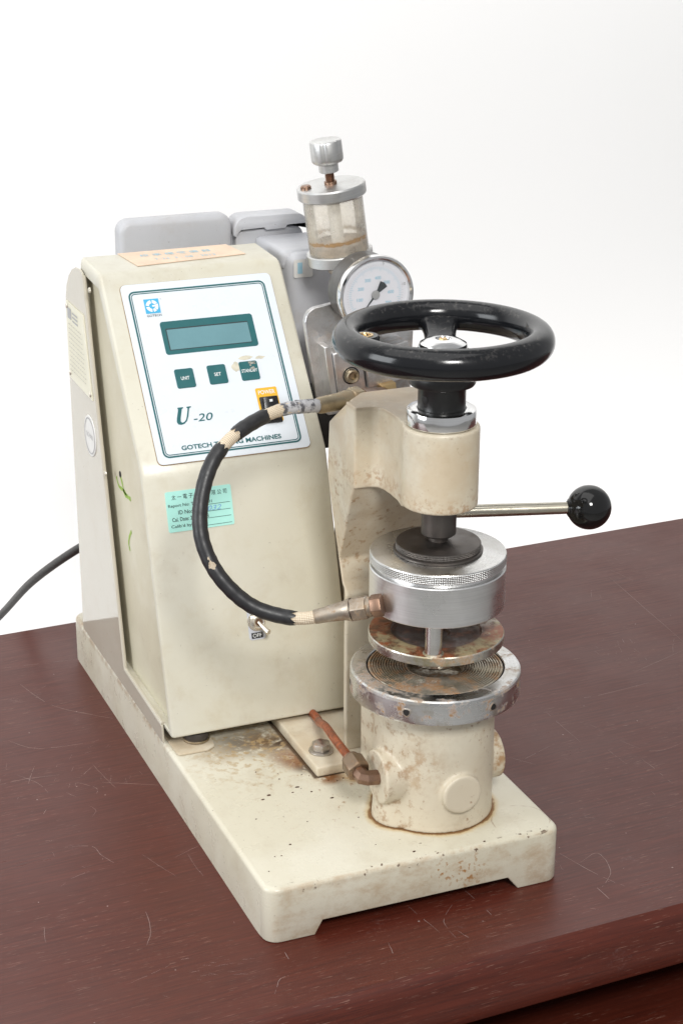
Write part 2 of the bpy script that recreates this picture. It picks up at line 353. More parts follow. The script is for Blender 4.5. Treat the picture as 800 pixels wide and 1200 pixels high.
def lens():
    s = NT('gauge_lens')
    tr = s.n('ShaderNodeBsdfTransparent'); gl = s.n('ShaderNodeBsdfGlossy'); gl.inputs['Roughness'].default_value = .05
    fr = s.n('ShaderNodeFresnel'); fr.inputs[0].default_value = 1.45; mm = s.n('ShaderNodeMixShader')
    s.t.links.new(fr.outputs[0], mm.inputs[0]); s.t.links.new(tr.outputs[0], mm.inputs[1]); s.t.links.new(gl.outputs[0], mm.inputs[2])
    s.t.links.new(mm.outputs[0], s.out.inputs['Surface']); return s.m
M['lens'] = lens()
def wood(name, dark=1.):
    s = NT(name)
    p = s.rot(s.pos(), math.radians(-2))
    g = s.noise(1, 6, .65, s.scl(p, (14, 320, 320)), .2)
    g2 = s.noise(1, 4, .6, s.scl(p, (2.2, 30, 30)), .3)
    c = s.mix(s.ramp(g, .33, .68), (.096 * dark, .0185 * dark, .0098 * dark), (.060 * dark, .0115 * dark, .0066 * dark))
    c = s.mix(s.mul(s.ramp(g2, .35, .7), .55), c, (.074 * dark, .0155 * dark, .0095 * dark))
    # worn dry pores, pale, running with the grain
    po = s.mul(s.ramp(s.noise(1, 3, .6, s.scl(p, (55, 950, 950))), .62, .70), s.ramp(s.noise(8, 4, .6), .36, .60, .15, 1))
    c = s.mix(s.mul(po, .42), c, (.40, .25, .19))
    dl = s.ramp(s.noise(1, 3, .6, s.scl(p, (30, 800, 800))), .58, .68)
    c = s.mix(s.mul(dl, .45), c, (.028, .007, .005))
    # pale scuffs
    sc = s.mul(s.ramp(s.noise(16, 8, .75, None, .6), .60, .74), s.ramp(s.noise(190, 4, .7), .45, .7))
    c = s.mix(s.mul(sc, .20), c, (.42, .36, .36))
    s.bump(g, .10, .0005)
    r = s.m2('ADD', s.ramp(s.noise(7, 5, .6), .3, .7, .26, .40), s.mul(s.ramp(g, .3, .7), .05))
    s.b.inputs['IOR'].default_value = 1.43
    return s.fin(c, r, 0, .5)
M['wood'] = wood('red_brown_wood'); M['wood_dark'] = wood('shelf_wood', .9)
M['scratch'] = plain('scratch_pale', (.36, .27, .25), .6, var=.35, nscale=300)
def wallm():
    s = NT('white_wall_paint')
    c = s.mix(s.noise(3, 3, .5), (.86, .86, .855), (.84, .84, .835))
    s.bump(s.noise(180, 3, .6), .04, .0008)
    return s.fin(c, .6)
M['wall'] = wallm()
M['floor'] = plain('grey_floor_tile', (.42, .41, .39), .4, nscale=6)

# ------------------------------------------------------------------ geometry helpers
def frame(O, U, V):
    U = Vector(U).normalized(); V = Vector(V); V = (V - U * U.dot(V)).normalized(); N = U.cross(V)
    m = Matrix((U, V, N)).transposed().to_4x4(); m.translation = Vector(O); return m
def axframe(O, A):
    A = Vector(A).normalized(); t = Vector((1, 0, 0)) if abs(A.x) < .9 else Vector((0, 1, 0))
    U = (t - A * A.dot(t)).normalized(); V = A.cross(U)
    m = Matrix((U, V, A)).transposed().to_4x4(); m.translation = Vector(O); return m

class Part:
    """collects shapes (in world coordinates, with materials) for ONE mesh object"""
    def __init__(s): s.v = []; s.f = []; s.mi = []; s.uv = []; s.mats = []
    def _m(s, mat):
        m = M[mat]
        if m not in s.mats: s.mats.append(m)
        return s.mats.index(m)
    def add_bm(s, bm, mat, T=None, uvs=None):
        k = s._m(mat); n0 = len(s.v); bm.verts.index_update()
        for v in bm.verts: s.v.append((T @ v.co) if T else v.co.copy())
        for f in bm.faces:
            s.f.append([n0 + v.index for v in f.verts]); s.mi.append(k); s.uv.append(None)
        bm.free(); return s
    def raw(s, verts, faces, mat, T=None, uvs=None):
        k = s._m(mat); n0 = len(s.v)
        s.v += [(T @ Vector(v)) if T else Vector(v) for v in verts]
        for i, f in enumerate(faces):
            s.f.append([n0 + a for a in f]); s.mi.append(k); s.uv.append(uvs[i] if uvs else None)
        return s
    def box(s, lo, hi, mat, bev=.0, seg=2, T=None):
        bm = bmesh.new(); bmesh.ops.create_cube(bm, size=1)
        for v in bm.verts: v.co = Vector([(lo[i] + hi[i]) / 2 + v.co[i] * (hi[i] - lo[i]) for i in range(3)])
        if bev: bmesh.ops.bevel(bm, geom=bm.edges[:], offset=bev, segments=seg, affect='EDGES', profile=.5)
        return s.add_bm(bm, mat, T)
    def prism(s, poly, h0, h1, mat, T=None, bev=0., seg=2, sel=None):
        """polygon in the frame's xy plane, from h0 to h1 along its z"""
        bm = bmesh.new(); n = len(poly)
        a = [bm.verts.new((p[0], p[1], h0)) for p in poly]; b = [bm.verts.new((p[0], p[1], h1)) for p in poly]
        bm.faces.new(a[::-1]); bm.faces.new(b)
        for i in range(n): bm.faces.new((a[i], a[(i + 1) % n], b[(i + 1) % n], b[i]))
        bmesh.ops.recalc_face_normals(bm, faces=bm.faces[:])
        if bev:
            es = [e for e in bm.edges if e.calc_face_angle(0) > .35 and (sel is None or sel(e))]
            bmesh.ops.bevel(bm, geom=es, offset=bev, segments=seg, affect='EDGES', profile=.5, clamp_overlap=True)
        return s.add_bm(bm, mat, T)
    def lathe(s, prof, mat, O=(0, 0, 0), A=(0, 0, 1), n=64, closed=False, T=None, a0=0., mod=None):
        F = (T @ axframe(O, A)) if T else axframe(O, A)
        vs, fs, uvs = [], [], []; m = len(prof); L = [0.]
        for i in range(1, m): L.append(L[-1] + math.hypot(prof[i][0] - prof[i - 1][0], prof[i][1] - prof[i - 1][1]))
        for j in range(n):
            t = a0 + 2 * PI * j / n; k = mod(t) if mod else 1.
            for r, z in prof: vs.append((max(r, 1e-6) * k * math.cos(t), max(r, 1e-6) * k * math.sin(t), z))
        for j in range(n):
            j2 = (j + 1) % n
            for i in range(m if closed else m - 1):
                i2 = (i + 1) % m
                fs.append((j * m + i, j2 * m + i, j2 * m + i2, j * m + i2))
                l2 = L[i2] if i2 else L[-1] + .01
                uvs.append(((j / n, L[i]), ((j + 1) / n, L[i]), ((j + 1) / n, l2), (j / n, l2)))
        return s.raw(vs, fs, mat, F, uvs)
    def tube(s, pts, rad, mat, n=14, cap=True, jitter=0.):
        pts = [Vector(p) for p in pts]; k = len(pts); R = rad if isinstance(rad, (list, tuple)) else [rad] * k
        t0 = (pts[1] - pts[0]).normalized(); ref = Vector((0, 0, 1)) if abs(t0.z) < .9 else Vector((1, 0, 0))
        u = (ref - t0 * t0.dot(ref)).normalized(); vs, fs, uvs = [], [], []; L = 0.; Ls = []
        for i, p in enumerate(pts):
            t = (pts[min(i + 1, k - 1)] - pts[max(i - 1, 0)]).normalized(); u = (u - t * t.dot(u)).normalized(); w = t.cross(u)
            if i: L += (p - pts[i - 1]).length
            Ls.append(L)
            for j in range(n):
                a = 2 * PI * j / n; rr = R[i] * (1 + random.uniform(-jitter, jitter)); vs.append(p + (u * math.cos(a) + w * math.sin(a)) * rr)
        for i in range(k - 1):
            for j in range(n):
                j2 = (j + 1) % n; fs.append((i * n + j, i * n + j2, (i + 1) * n + j2, (i + 1) * n + j))
                uvs.append(((j / n, Ls[i]), ((j + 1) / n, Ls[i]), ((j + 1) / n, Ls[i + 1]), (j / n, Ls[i + 1])))
        if cap:
            fs.append(tuple(range(n))[::-1]); uvs.append(tuple((0, 0) for _ in range(n)))
            fs.append(tuple((k - 1) * n + j for j in range(n))); uvs.append(tuple((0, 0) for _ in range(n)))
        return s.raw(vs, fs, mat, None, uvs)
    def flat(s, poly, h, mat, T):
        return s.raw([(p[0], p[1], h) for p in poly], [tuple(range(len(poly)))], mat, T)
    def strip(s, outer, inner, h, mat, T):
        n = len(outer); return s.raw([(p[0], p[1], h) for p in outer + inner], [(i, (i + 1) % n, n + (i + 1) % n, n + i) for i in range(n)], mat, T)
    def text(s, txt, mat, T, x, y, h, size=None, w=None, ht=None, shear=0., bold=0., align='LEFT', rot=0.):
        """lettering lying in the frame's plane; fitted to width w and cap height ht when given"""
        cu = bpy.data.curves.new('lettering', 'FONT'); cu.body = txt; cu.size = 1; cu.shear = shear; cu.offset = bold; cu.resolution_u = 3
        ob = bpy.data.objects.new('lettering', cu); COL.objects.link(ob)
        dg = bpy.context.evaluated_depsgraph_get(); me = ob.evaluated_get(dg).to_mesh()
        vs = [v.co.copy() for v in me.vertices]; fs = [tuple(p.vertices) for p in me.polygons]
        ob.evaluated_get(dg).to_mesh_clear(); bpy.data.objects.remove(ob); bpy.data.curves.remove(cu)
        if not vs: return s
        x0, x1 = min(v.x for v in vs), max(v.x for v in vs); y0, y1 = min(v.y for v in vs), max(v.y for v in vs)
        sy = (ht / (y1 - y0)) if ht else (size or .01); sx = (w / (x1 - x0)) if w else sy
        if w and not ht and not size: sy = sx
        ox = x0 if align == 'LEFT' else (x0 + x1) / 2; oy = y0 if align == 'LEFT' else (y0 + y1) / 2
        R = Matrix.Rotation(rot, 2)
        out = []
        for v in vs:
            q = R @ Vector(((v.x - ox) * sx, (v.y - oy) * sy)); out.append((x + q.x, y + q.y, h))
        return s.raw(out, fs, mat, T)
    def build(s, name, parent=None, smooth=40, **props):
        me = bpy.data.meshes.new(name); c = Vector((0, 0, 0))
        lo = Vector([min(v[i] for v in s.v) for i in range(3)]); hi = Vector([max(v[i] for v in s.v) for i in range(3)]); c = (lo + hi) / 2
        me.from_pydata([v - c for v in s.v], [], s.f)
        for m in s.mats: me.materials.append(m)
        me.polygons.foreach_set('material_index', s.mi)
        ul = me.uv_layers.new(name='UVMap'); i = 0
        for k, f in enumerate(s.f):
            for j in range(len(f)):
                if s.uv[k]: ul.data[i].uv = s.uv[k][j]
                i += 1
        me.validate(); me.update()
        if smooth: me.shade_smooth(); me.set_sharp_from_angle(angle=math.radians(smooth))
        o = bpy.data.objects.new(name, me); COL.objects.link(o); link(o, c, parent)
        for k, v in props.items(): o[k] = v
        return o
ORG = {}
def link(o, c, parent):
    ORG[o.name] = Vector(c)
    if parent: o.parent = parent; o.location = Vector(c) - ORG[parent.name]
    else: o.location = c
def rr(u0, v0, u1, v1, r, n=5):
    out = []
    for cx, cy, a in ((u1 - r, v0 + r, -PI / 2), (u1 - r, v1 - r, 0), (u0 + r, v1 - r, PI / 2), (u0 + r, v0 + r, PI)):
        for i in range(n + 1): t = a + PI / 2 * i / n; out.append((cx + r * math.cos(t), cy + r * math.sin(t)))
    return out
def circ(cx, cy, r, n=24, a0=0.): return [(cx + r * math.cos(a0 + 2 * PI * i / n), cy + r * math.sin(a0 + 2 * PI * i / n)) for i in range(n)]
def catmull(P, k=8):
    P = [Vector(p) for p in P]; out = []
    for i in range(len(P) - 1):
        p0, p1, p2, p3 = P[max(i - 1, 0)], P[i], P[i + 1], P[min(i + 2, len(P) - 1)]
        for j in range(k):
            t = j / k; out.append(.5 * ((2 * p1) + (p2 - p0) * t + (2 * p0 - 5 * p1 + 4 * p2 - p3) * t * t + (3 * p1 - p0 - 3 * p2 + p3) * t ** 3))
    out.append(P[-1]); return out
def rim(r, z0, z1, b, r_in=0.):
    """lathe profile of a disc or ring with bevelled outer edges, bottom to top"""
    return [(r_in, z0), (r - b, z0), (r - b * .3, z0 + b * .3), (r, z0 + b), (r, z1 - b), (r - b * .3, z1 - b * .3), (r - b, z1), (r_in, z1)]
def remesh(o, voxel, iters=6, fac=.5):
    """fuse the pieces of a casting into one skin with soft fillets"""
    a = o.modifiers.new('r', 'REMESH'); a.mode = 'VOXEL'; a.voxel_size = voxel; a.use_smooth_shade = True
    b = o.modifiers.new('s', 'SMOOTH'); b.factor = fac; b.iterations = iters
    dg = bpy.context.evaluated_depsgraph_get(); me = bpy.data.meshes.new_from_object(o.evaluated_get(dg))
    o.modifiers.clear(); old = o.data; mats = list(old.materials); o.data = me; nm = old.name; bpy.data.meshes.remove(old); me.name = nm
    me.materials.clear(); me.materials.append(mats[0])
    me.polygons.foreach_set('material_index', [0] * len(me.polygons)); me.shade_smooth()

# ------------------------------------------------------------------ setting: floor, wall, table
p = Part(); p.raw([(-5, -4, -.76), (6, -4, -.76), (6, 2.0, -.76), (-5, 2.0, -.76)], [(0, 1, 2, 3)], 'floor'); p.build('floor', kind='structure')
p = Part(); p.box((-5, 1.55, -.76), (6, 1.67, 2.6), 'wall'); p.build('wall', kind='structure')

back = [Vector((-1.3, .6865 - 1.3 * .034, 0)), Vector((.2, .6933, 0)), Vector((1.7, .6865 + 1.7 * .034, 0))]
front = [Vector((-1.3, -.0840 - 1.3 * .034, 0)), Vector((.2, -.0772, 0)), Vector((1.7, -.0840 + 1.7 * .034, 0))]
def resample(C, n):
    d = [0.]
    for i in range(1, len(C)): d.append(d[-1] + (C[i] - C[i - 1]).length)
    out = []; j = 0
    for k in range(n):
        t = d[-1] * k / (n - 1)
        while j < len(C) - 2 and d[j + 1] < t: j += 1
        f = (t - d[j]) / max(d[j + 1] - d[j], 1e-9); out.append(C[j].lerp(C[j + 1], min(max(f, 0), 1)))
    return out
NB = 40; back = resample(back, NB); front = resample(front, NB)
table = bpy.data.objects.new('table', None); COL.objects.link(table); link(table, Vector((.2, .3, -.76)), None)
table['label'] = 'dark reddish brown wooden table with rounded scratched edge under the testing machine'; table['category'] = 'table'
p = Part()
nose = [(.0, .0), (.0008, -.0006), (.0014, -.0018), (.0030, -.0034), (.0056, -.0075), (.0078, -.0135), (.0092, -.0210), (.0100, -.0300), (.0104, -.0310), (.0106, -.0505), (.0096, -.0530), (.0075, -.0540), (-.05, -.0540)]
def nosing(C, sgn):
    vs, fs = [], []; m = len(nose)
    for i, q in enumerate(C):
        t = (C[min(i + 1, len(C) - 1)] - C[max(i - 1, 0)]).normalized(); nn = Vector((t.y, -t.x, 0)) * sgn
        for d, z in nose: vs.append(q + nn * d + Vector((0, 0, z)))
    for i in range(len(C) - 1):
        for j in range(m - 1): fs.append((i * m + j, i * m + j + 1, (i + 1) * m + j + 1, (i + 1) * m + j))
    p.raw(vs, fs, 'wood')
nosing(front, 1)
nosing(back, -1)
vs = []; fs = []
for i in range(NB): vs += [front[i], front[i].lerp(back[i], .33), front[i].lerp(back[i], .67), back[i]]
for i in range(NB - 1):
    for j in range(3): fs.append((i * 4 + j, (i + 1) * 4 + j, (i + 1) * 4 + j + 1, i * 4 + j + 1))
p.raw(vs, fs, 'wood')
vs = []; fs = []
for i in range(NB):
    vs += [front[i] + Vector((0, .05, -.054)), back[i] + Vector((0, -.05, -.054))]
for i in range(NB - 1): fs.append((i * 2, (i + 1) * 2, (i + 1) * 2 + 1, i * 2 + 1))
p.raw(vs, fs, 'wood')
p.build('tabletop', table, 35)
p = Part(); p.box((-1.2, .06, -.76), (1.5, .10, -.056), 'wood_dark', .002); p.build('apron', table)
p = Part(); p.box((-1.2, -.16, -.135), (1.5, .058, -.110), 'wood_dark', .006, 3); p.build('shelf', table)
p = Part(); p.box((-1.1, .0, -.76), (1.4, .04, -.137), 'wood_dark', .002); p.build('front_panel', table)
p = Part(); p.box((-1.2, .56, -.76), (1.5, .60, -.056), 'wood_dark', .002); p.build('back_panel', table)
# scratches worn into the varnish (a thin pale relief on the top)
p = Part()
SCR = [[(0.1309, 0.0105), (0.1386, -0.0353)], [(0.2712, -0.0493), (0.2768, -0.055)], [(0.2926, -0.0148), (0.2939, -0.0473)], [(0.1861, 0.0138), (0.1908, -0.0333)], [(0.1533, -0.0372), (0.158, -0.0527)], [(0.6555, 0.5775), (0.6369, 0.3824)], [(0.6685, 0.5957), (0.6779, 0.5513)], [(-0.1216, 0.3594), (-0.1067, 0.3354), (-0.1018, 0.3122)], [(-0.0725, 0.3233), (-0.0586, 0.307), (-0.0602, 0.2953)], [(-0.0865, 0.3077), (-0.0797, 0.2962)], [(-0.0728, 0.2762), (-0.0695, 0.2647), (-0.076, 0.2556)], [(-0.1129, 0.2123), (-0.09, 0.2045), (-0.0859, 0.1857), (-0.0793, 0.1707)], [(-0.1411, 0.3458), (-0.116, 0.3481), (-0.0837, 0.3441)], [(-0.1132, 0.4314), (-0.0936, 0.406), (-0.0611, 0.3986), (-0.0353, 0.3979)], [(-0.0726, 0.5522), (-0.0545, 0.493), (-0.0198, 0.4539), (0.0017, 0.4349)], [(-0.0274, 0.1589), (-0.0015, 0.1702)], [(-0.0499, 0.3142), (-0.0018, 0.2893)], [(-0.0813, 0.5986), (-0.0033, 0.5903)], [(-0.076, 0.089), (-0.0803, 0.0578), (-0.09, 0.0379)], [(0.1667, -0.0012), (0.1489, -0.0218), (0.1479, -0.0484)], [(0.3009, 0.0178), (0.322, 0.0247), (0.3181, -0.0044), (0.2973, -0.0256)], [(0.2904, 0.0375), (0.3043, -0.0062), (0.3177, -0.0339)], [(0.5444, 0.3345), (0.6246, 0.363)], [(0.4425, 0.3048), (0.4806, 0.3002), (0.5465, 0.3065)], [(0.4416, 0.2326), (0.4656, 0.1738), (0.5066, 0.1766)], [(0.4119, 0.2855), (0.412, 0.2149)], [(0.0107, -0.0058), (0.0098, -0.0312)], [(0.0935, -0.0329), (0.0881, -0.0628)], [(-0.0169, -0.0636), (-0.0064, -0.0471), (0.0031, -0.0448)], [(0.2585, 0.0662), (0.2799, 0.0418), (0.2801, 0.0111)]]
rs = random.Random(3)
def scratch(pts, w):
    C = catmull([(x, y, 0) for x, y in pts], 6); vs, fs = [], []
    for i, q in enumerate(C):
        t = (C[min(i + 1, len(C) - 1)] - C[max(i - 1, 0)]).normalized(); nn = Vector((-t.y, t.x, 0))
        k = w * (.25 + .75 * math.sin(PI * (i + .4) / len(C))) * rs.uniform(.5, 1.2)
        off = nn * rs.uniform(-.0003, .0003)
        vs += [q + off + nn * k + Vector((0, 0, .00012)), q + off - nn * k + Vector((0, 0, .00012))]
    for i in range(len(C) - 1):
        if rs.random() < .80: fs.append((2 * i, 2 * i + 1, 2 * i + 3, 2 * i + 2))
    if fs: p.raw(vs, fs, 'scratch')
for s_ in SCR: scratch(s_, rs.uniform(.00012, .00024))
for i in range(110):
    x = rs.uniform(-.2, .75); y = rs.uniform(-.07, .62)
    if -.01 < x < .28 and y > -.005: continue
    if y < -.05 - abs(x - .2) * .01: continue
    a = rs.gauss(-.5, .8) if rs.random() < .6 else rs.uniform(0, 2 * PI); l = rs.choice((.004, .008, .012, .03, .05)) * rs.uniform(.6, 1.2)
    b = rs.uniform(-.07, .07)
    q = [(x, y), (x + l * .5 * math.cos(a), y + l * .5 * math.sin(a)), (x + l * .5 * math.cos(a) + l * .5 * math.cos(a + b), y + l * .5 * math.sin(a) + l * .5 * math.sin(a + b))]
    if min(t[1] for t in q) < -.055: continue
    scratch(q, rs.uniform(.00008, .00020))
for i in range(80):
    x = rs.uniform(-.2, .7); y = rs.uniform(-.055, .6)
    if -.01 < x < .28 and y > -.005: continue
    r = rs.uniform(.0004, .0011); n = 6
    p.raw([(x + r * rs.uniform(.5, 1.2) * math.cos(2 * PI * k / n), y + r * rs.uniform(.5, 1.2) * math.sin(2 * PI * k / n), .00015) for k in range(n)], [tuple(range(n))], 'scratch')
for i in range(26):
    cx, cy = rs.uniform(-.18, .62), rs.uniform(-.06, .60)
    if -.03 < cx < .30 and cy > .02: continue
    a0 = rs.choice((-.5, -.9, .1, .5, 1.2)) + rs.uniform(-.2, .2); R0 = rs.uniform(.012, .04)
    for k in range(rs.randint(10, 22)):
        x, y = cx + rs.gauss(0, R0), cy + rs.gauss(0, R0 * .7)
        if (-.008 < x < .278 and y > -.004) or y < -.070: continue
        a = a0 + rs.gauss(0, .18); l = rs.uniform(.003, .014); b = rs.uniform(-.2, .2)
        q = [(x, y), (x + l * .5 * math.cos(a), y + l * .5 * math.sin(a)), (x + l * .5 * (math.cos(a) + math.cos(a + b)), y + l * .5 * (math.sin(a) + math.sin(a + b)))]
        if min(t[1] for t in q) > -.072: scratch(q, rs.uniform(.00006, .00016))
p.build('scratches', table, 0, kind='stuff')

# ------------------------------------------------------------------ the testing machine
root = bpy.data.objects.new('bursting_strength_tester', None); COL.objects.link(root); link(root, Vector((.135, .30, 0)), None)
root['label'] = 'old cream bench testing machine with black handwheel, metal clamp and slanted white control panel'; root['category'] = 'testing machine'

# base casting: slab with raised feet and rounded corners
WB, DB = .270, .602
prof = [(0, 0), (.0425, 0), (.0495, .0125), (.2195, .0125), (.2295, 0), (WB, 0), (WB, H), (0, H)]
bm = bmesh.new()
a = [bm.verts.new((x, 0, z)) for x, z in prof]; b = [bm.verts.new((x, DB, z)) for x, z in prof]; n = len(prof)
bm.faces.new(a); bm.faces.new(b[::-1])
for i in range(n): bm.faces.new((a[(i + 1) % n], a[i], b[i], b[(i + 1) % n]))
bmesh.ops.recalc_face_normals(bm, faces=bm.faces[:])
es = [e for e in bm.edges if abs(e.verts[0].co.z - e.verts[1].co.z) > .04]
bmesh.ops.bevel(bm, geom=es, offset=.013, segments=6, affect='EDGES', profile=.5)
es = [e for e in bm.edges if e.calc_face_angle(0) > .9 and all(v.co.z > H - 1e-5 for v in e.verts)]
bmesh.ops.bevel(bm, geom=es, offset=.0045, segments=4, affect='EDGES', profile=.5)
es = [e for e in bm.edges if e.calc_face_angle(0) > .35 and all(v.co.z < .0127 for v in e.verts) and all(v.co.y < .02 for v in e.verts)]
bmesh.ops.bevel(bm, geom=es, offset=.0018, segments=2, affect='EDGES', profile=.5)
p = Part(); p.add_bm(bm, 'cream_base'); basec = p.build('base_casting', root, 30)
# loose flakes of rust and paint lying on the base
p = Part(); rf = random.Random(11)
FL = [(0.0852, 0.1508), (0.1069, 0.1216), (0.0569, 0.1467), (0.0494, 0.1416), (0.1361, 0.0121), (0.1979, 0.0045), (0.2513, 0.0050), (0.0442, 0.0613), (0.0255, 0.0483), (0.1152, 0.0814), (0.0715, 0.0913), (0.0322, 0.1119), (0.116, 0.152), (0.1228, 0.1483), (0.1296, 0.1507), (0.0941, 0.1383), (0.0609, 0.1905), (0.1108, 0.0343), (0.0130, 0.0285), (0.0313, 0.0474)]
FL += [(.105 + rf.gauss(0, .022), .172 + rf.gauss(0, .022)) for i in range(14)]
for i, (x, y) in enumerate(FL):
    if x > .105 and y > .158: continue
    r = rf.uniform(.0012, .0028) if i < 5 else rf.uniform(.0004, .0011); n = 7; a0 = rf.uniform(0, PI)
    pts = [(x + r * rf.uniform(.6, 1.2) * math.cos(a0 + 2 * PI * k / n), y + .55 * r * rf.uniform(.5, 1.2) * math.sin(a0 + 2 * PI * k / n)) for k in range(n)]
    p.prism(pts, H - .0001, H + rf.uniform(.0003, .0008), 'flake')
p.build('rust_flakes', root, 0, kind='stuff')

# ---- control housing
XL, XR = .002, .183
PBL, PBEND, PTOP, PBACK = (.2535, .0650), (.3228, .3034), (.4421, .4594), (.5087, .4623)
FYZ = Matrix(((0, 0, 1, 0), (1, 0, 0, 0), (0, 1, 0, 0), (0, 0, 0, 1)))   # local x->world y, local y->world z, local z->world x
def arc(pts, r, k=4):
    out = []
    for i, q in enumerate(pts):
        q = Vector(q); a_ = Vector(pts[i - 1]); c_ = Vector(pts[(i + 1) % len(pts)])
        if r[i] <= 0: out.append(tuple(q)); continue
        d1 = (a_ - q).normalized(); d2 = (c_ - q).normalized()
        for j in range(k + 1):
            t = j / k; out.append(tuple((q + d1 * r[i]).lerp(q, t).lerp(q.lerp(q + d2 * r[i], t), t)))
    return out
outer = arc([PBL, PBEND, PTOP, PBACK, (.5087, .0632)], [.003, .010, .006, .004, .003])
inner = arc([(PBL[0] + .0075, PBL[1] + .005), (PBEND[0] + .0065, PBEND[1] - .002), (PTOP[0] + .0035, PTOP[1] - .0150), (PBACK[0] - .005, PBACK[1] - .0145), (.5037, .0702)], [.001, .006, .002, .001, .001])
p = Part()
# wrap: front, slope, top and rear as one bent sheet, its left edge open as a frame
nO = len(outer)
vs = []
BV = .0028
def inset(o, i, t): return tuple(Vector(o).lerp(Vector(i), t))
rings = [[(q[0], q[1], XL + BV) for q in outer], [(*inset(o, i, .14), XL + BV * .3) for o, i in zip(outer, inner)], [(*inset(o, i, .38), XL) for o, i in zip(outer, inner)],
         [(*inset(o, i, .9), XL) for o, i in zip(outer, inner)], [(*inset(o, i, 1.), XL + .0006) for o, i in zip(outer, inner)], [(q[0], q[1], XL + .03) for q in inner]]
ringsR = [[(q[0], q[1], XR - BV) for q in outer], [(*inset(o, i, .14), XR - BV * .3) for o, i in zip(outer, inner)], [(*inset(o, i, .38), XR) for o, i in zip(outer, inner)]]
allr = rings[::-1] + ringsR
for R_ in allr: vs += R_
fs = []
for k in range(len(allr) - 1):
    for i in range(nO): fs.append((k * nO + i, k * nO + (i + 1) % nO, (k + 1) * nO + (i + 1) % nO, (k + 1) * nO + i))
fs.append(tuple((len(allr) - 1) * nO + i for i in range(nO)))
p.raw(vs, fs, 'cream_housing', FYZ)
housing = p.build('control_housing', root, 32)
# recessed inner plate seen through the open left side
p = Part(); p.prism([(.262, .069), (.3285, .300), (.4455, .452), (.503, .455), (.503, .069)], .0085, .0100, 'cream_inner', FYZ)
p.box((XL + .002, .262, .0665), (.0085, .50, .0690), 'cream_inner')
p.build('inner_plate', housing, 30)
# side panel on the left, with its rounded rear shoulder
p = Part()
sp = [(.2735, H + .0012), (.5545, H + .0012), (.5620, .380)]
for i in range(7):
    t = i / 6 * PI / 2; sp.append((.5625 - .060 * (1 - math.cos(t)) , .400 + .0520 * math.sin(t)))
sp += [(.4925, .4500), (.3991, .0725), (.2760, .0690)]
p.prism(sp, -.0010, .0012, 'cream_side', FYZ, bev=.0007, seg=2)
sidep = p.build('side_panel', housing, 0)
# folded lip along the panel's front edge
p = Part(); p.tube([(.0008, .4918, .4480), (.0008, .3998, .0735), (.0008, .2775, .0700)], .0019, 'cream_side', 8); p.build('panel_lip', housing)
for y, z in ((.4352, .2655), (.4640, .440)):
    p = Part(); p.lathe([(0, .0022), (.0015, .002), (.0026, .0012), (.0028, 0)], 'cream_side', (-.001, y, z), (-1, 0, 0), 14); p.build('panel_screw', housing)
# green marker strokes and a hole on the inner plate
for pts in ([(.432, .262), (.424, .255), (.408, .256), (.395, .254), (.384, .255)], [(.418, .268), (.412, .262), (.406, .254), (.398, .2535)], [(.386, .222), (.394, .213), (.397, .205), (.393, .199)]):
    p = Part(); C = catmull([(.0083, y, z) for y, z in pts], 4); vs, fs = [], []
    for i, q in enumerate(C):
        t = (C[min(i + 1, len(C) - 1)] - C[max(i - 1, 0)]).normalized(); nn = Vector((0, -t.z, t.y)) * rs.uniform(.0012, .0026); vs += [q + nn, q - nn]
    for i in range(len(C) - 1): fs.append((2 * i, 2 * i + 1, 2 * i + 3, 2 * i + 2))
    p.raw(vs, fs, 'marker'); p.build('marker_stroke', housing, 0)
p = Part(); p.lathe([(0, .0005), (.0030, .0005), (.0034, 0)], 'dark', (.0085, .418, .2690), (-1, 0, 0), 14); p.build('screw_hole', housing)
# nameplate and round sticker on the side panel (frame: x backwards in y, y up)
FS = frame((-.0011, 0, 0), (0, -1, 0), (0, 0, 1))
p = Part()
q = [(-.5570, .3300), (-.4710, .3285), (-.4925, .4090), (-.5570, .4090)]
p.prism(q, 0, .0008, 'label_cream', FS)
for y, z in ((-.553, .404), (-.5525, .335), (-.4775, .333)): p.lathe([(0, .0022), (.0022, .0016), (.0026, .0006)], 'nickel', FS @ Vector((y, z, .0004)), (-1, 0, 0), 10)
p.flat(rr(-.552, .3925, -.538, .4035, .001), .0011, 'ink_grey', FS)
for k in range(3): p.flat([(-.5340, .4000 - k * .004), (-.5140, .4000 - k * .004), (-.5140, .4018 - k * .004), (-.5340, .4018 - k * .004)], .0011, 'ink_grey', FS)
for k in range(11):
    z = .3865 - k * .0047; x = -.5500; lim = -.4960 + (.386 - z) * .26
    while x < lim - .006:
        w = rs.uniform(.002, .007); p.flat([(x, z), (min(x + w, lim), z), (min(x + w, lim), z + .0011), (x, z + .0008)], .0011, 'ink_faint', FS); x += w + .0018
p.build('nameplate', housing, 0)
p = Part(); p.lathe([(0, .0008), (.0205, .0008), (.0210, 0)], 'label_white', (-.0011, .4870, .2880), (-1, 0, 0), 32)
p.strip(circ(-.4870, .2880, .0185, 32), circ(-.4870, .2880, .0172, 32), .0011, 'ink_grey', FS)
p.text('QC PASS', 'ink_grey', FS, -.4870, .2880, .0011, w=.024, ht=.005, align='CENTER')
p.build('round_sticker', housing, 0)

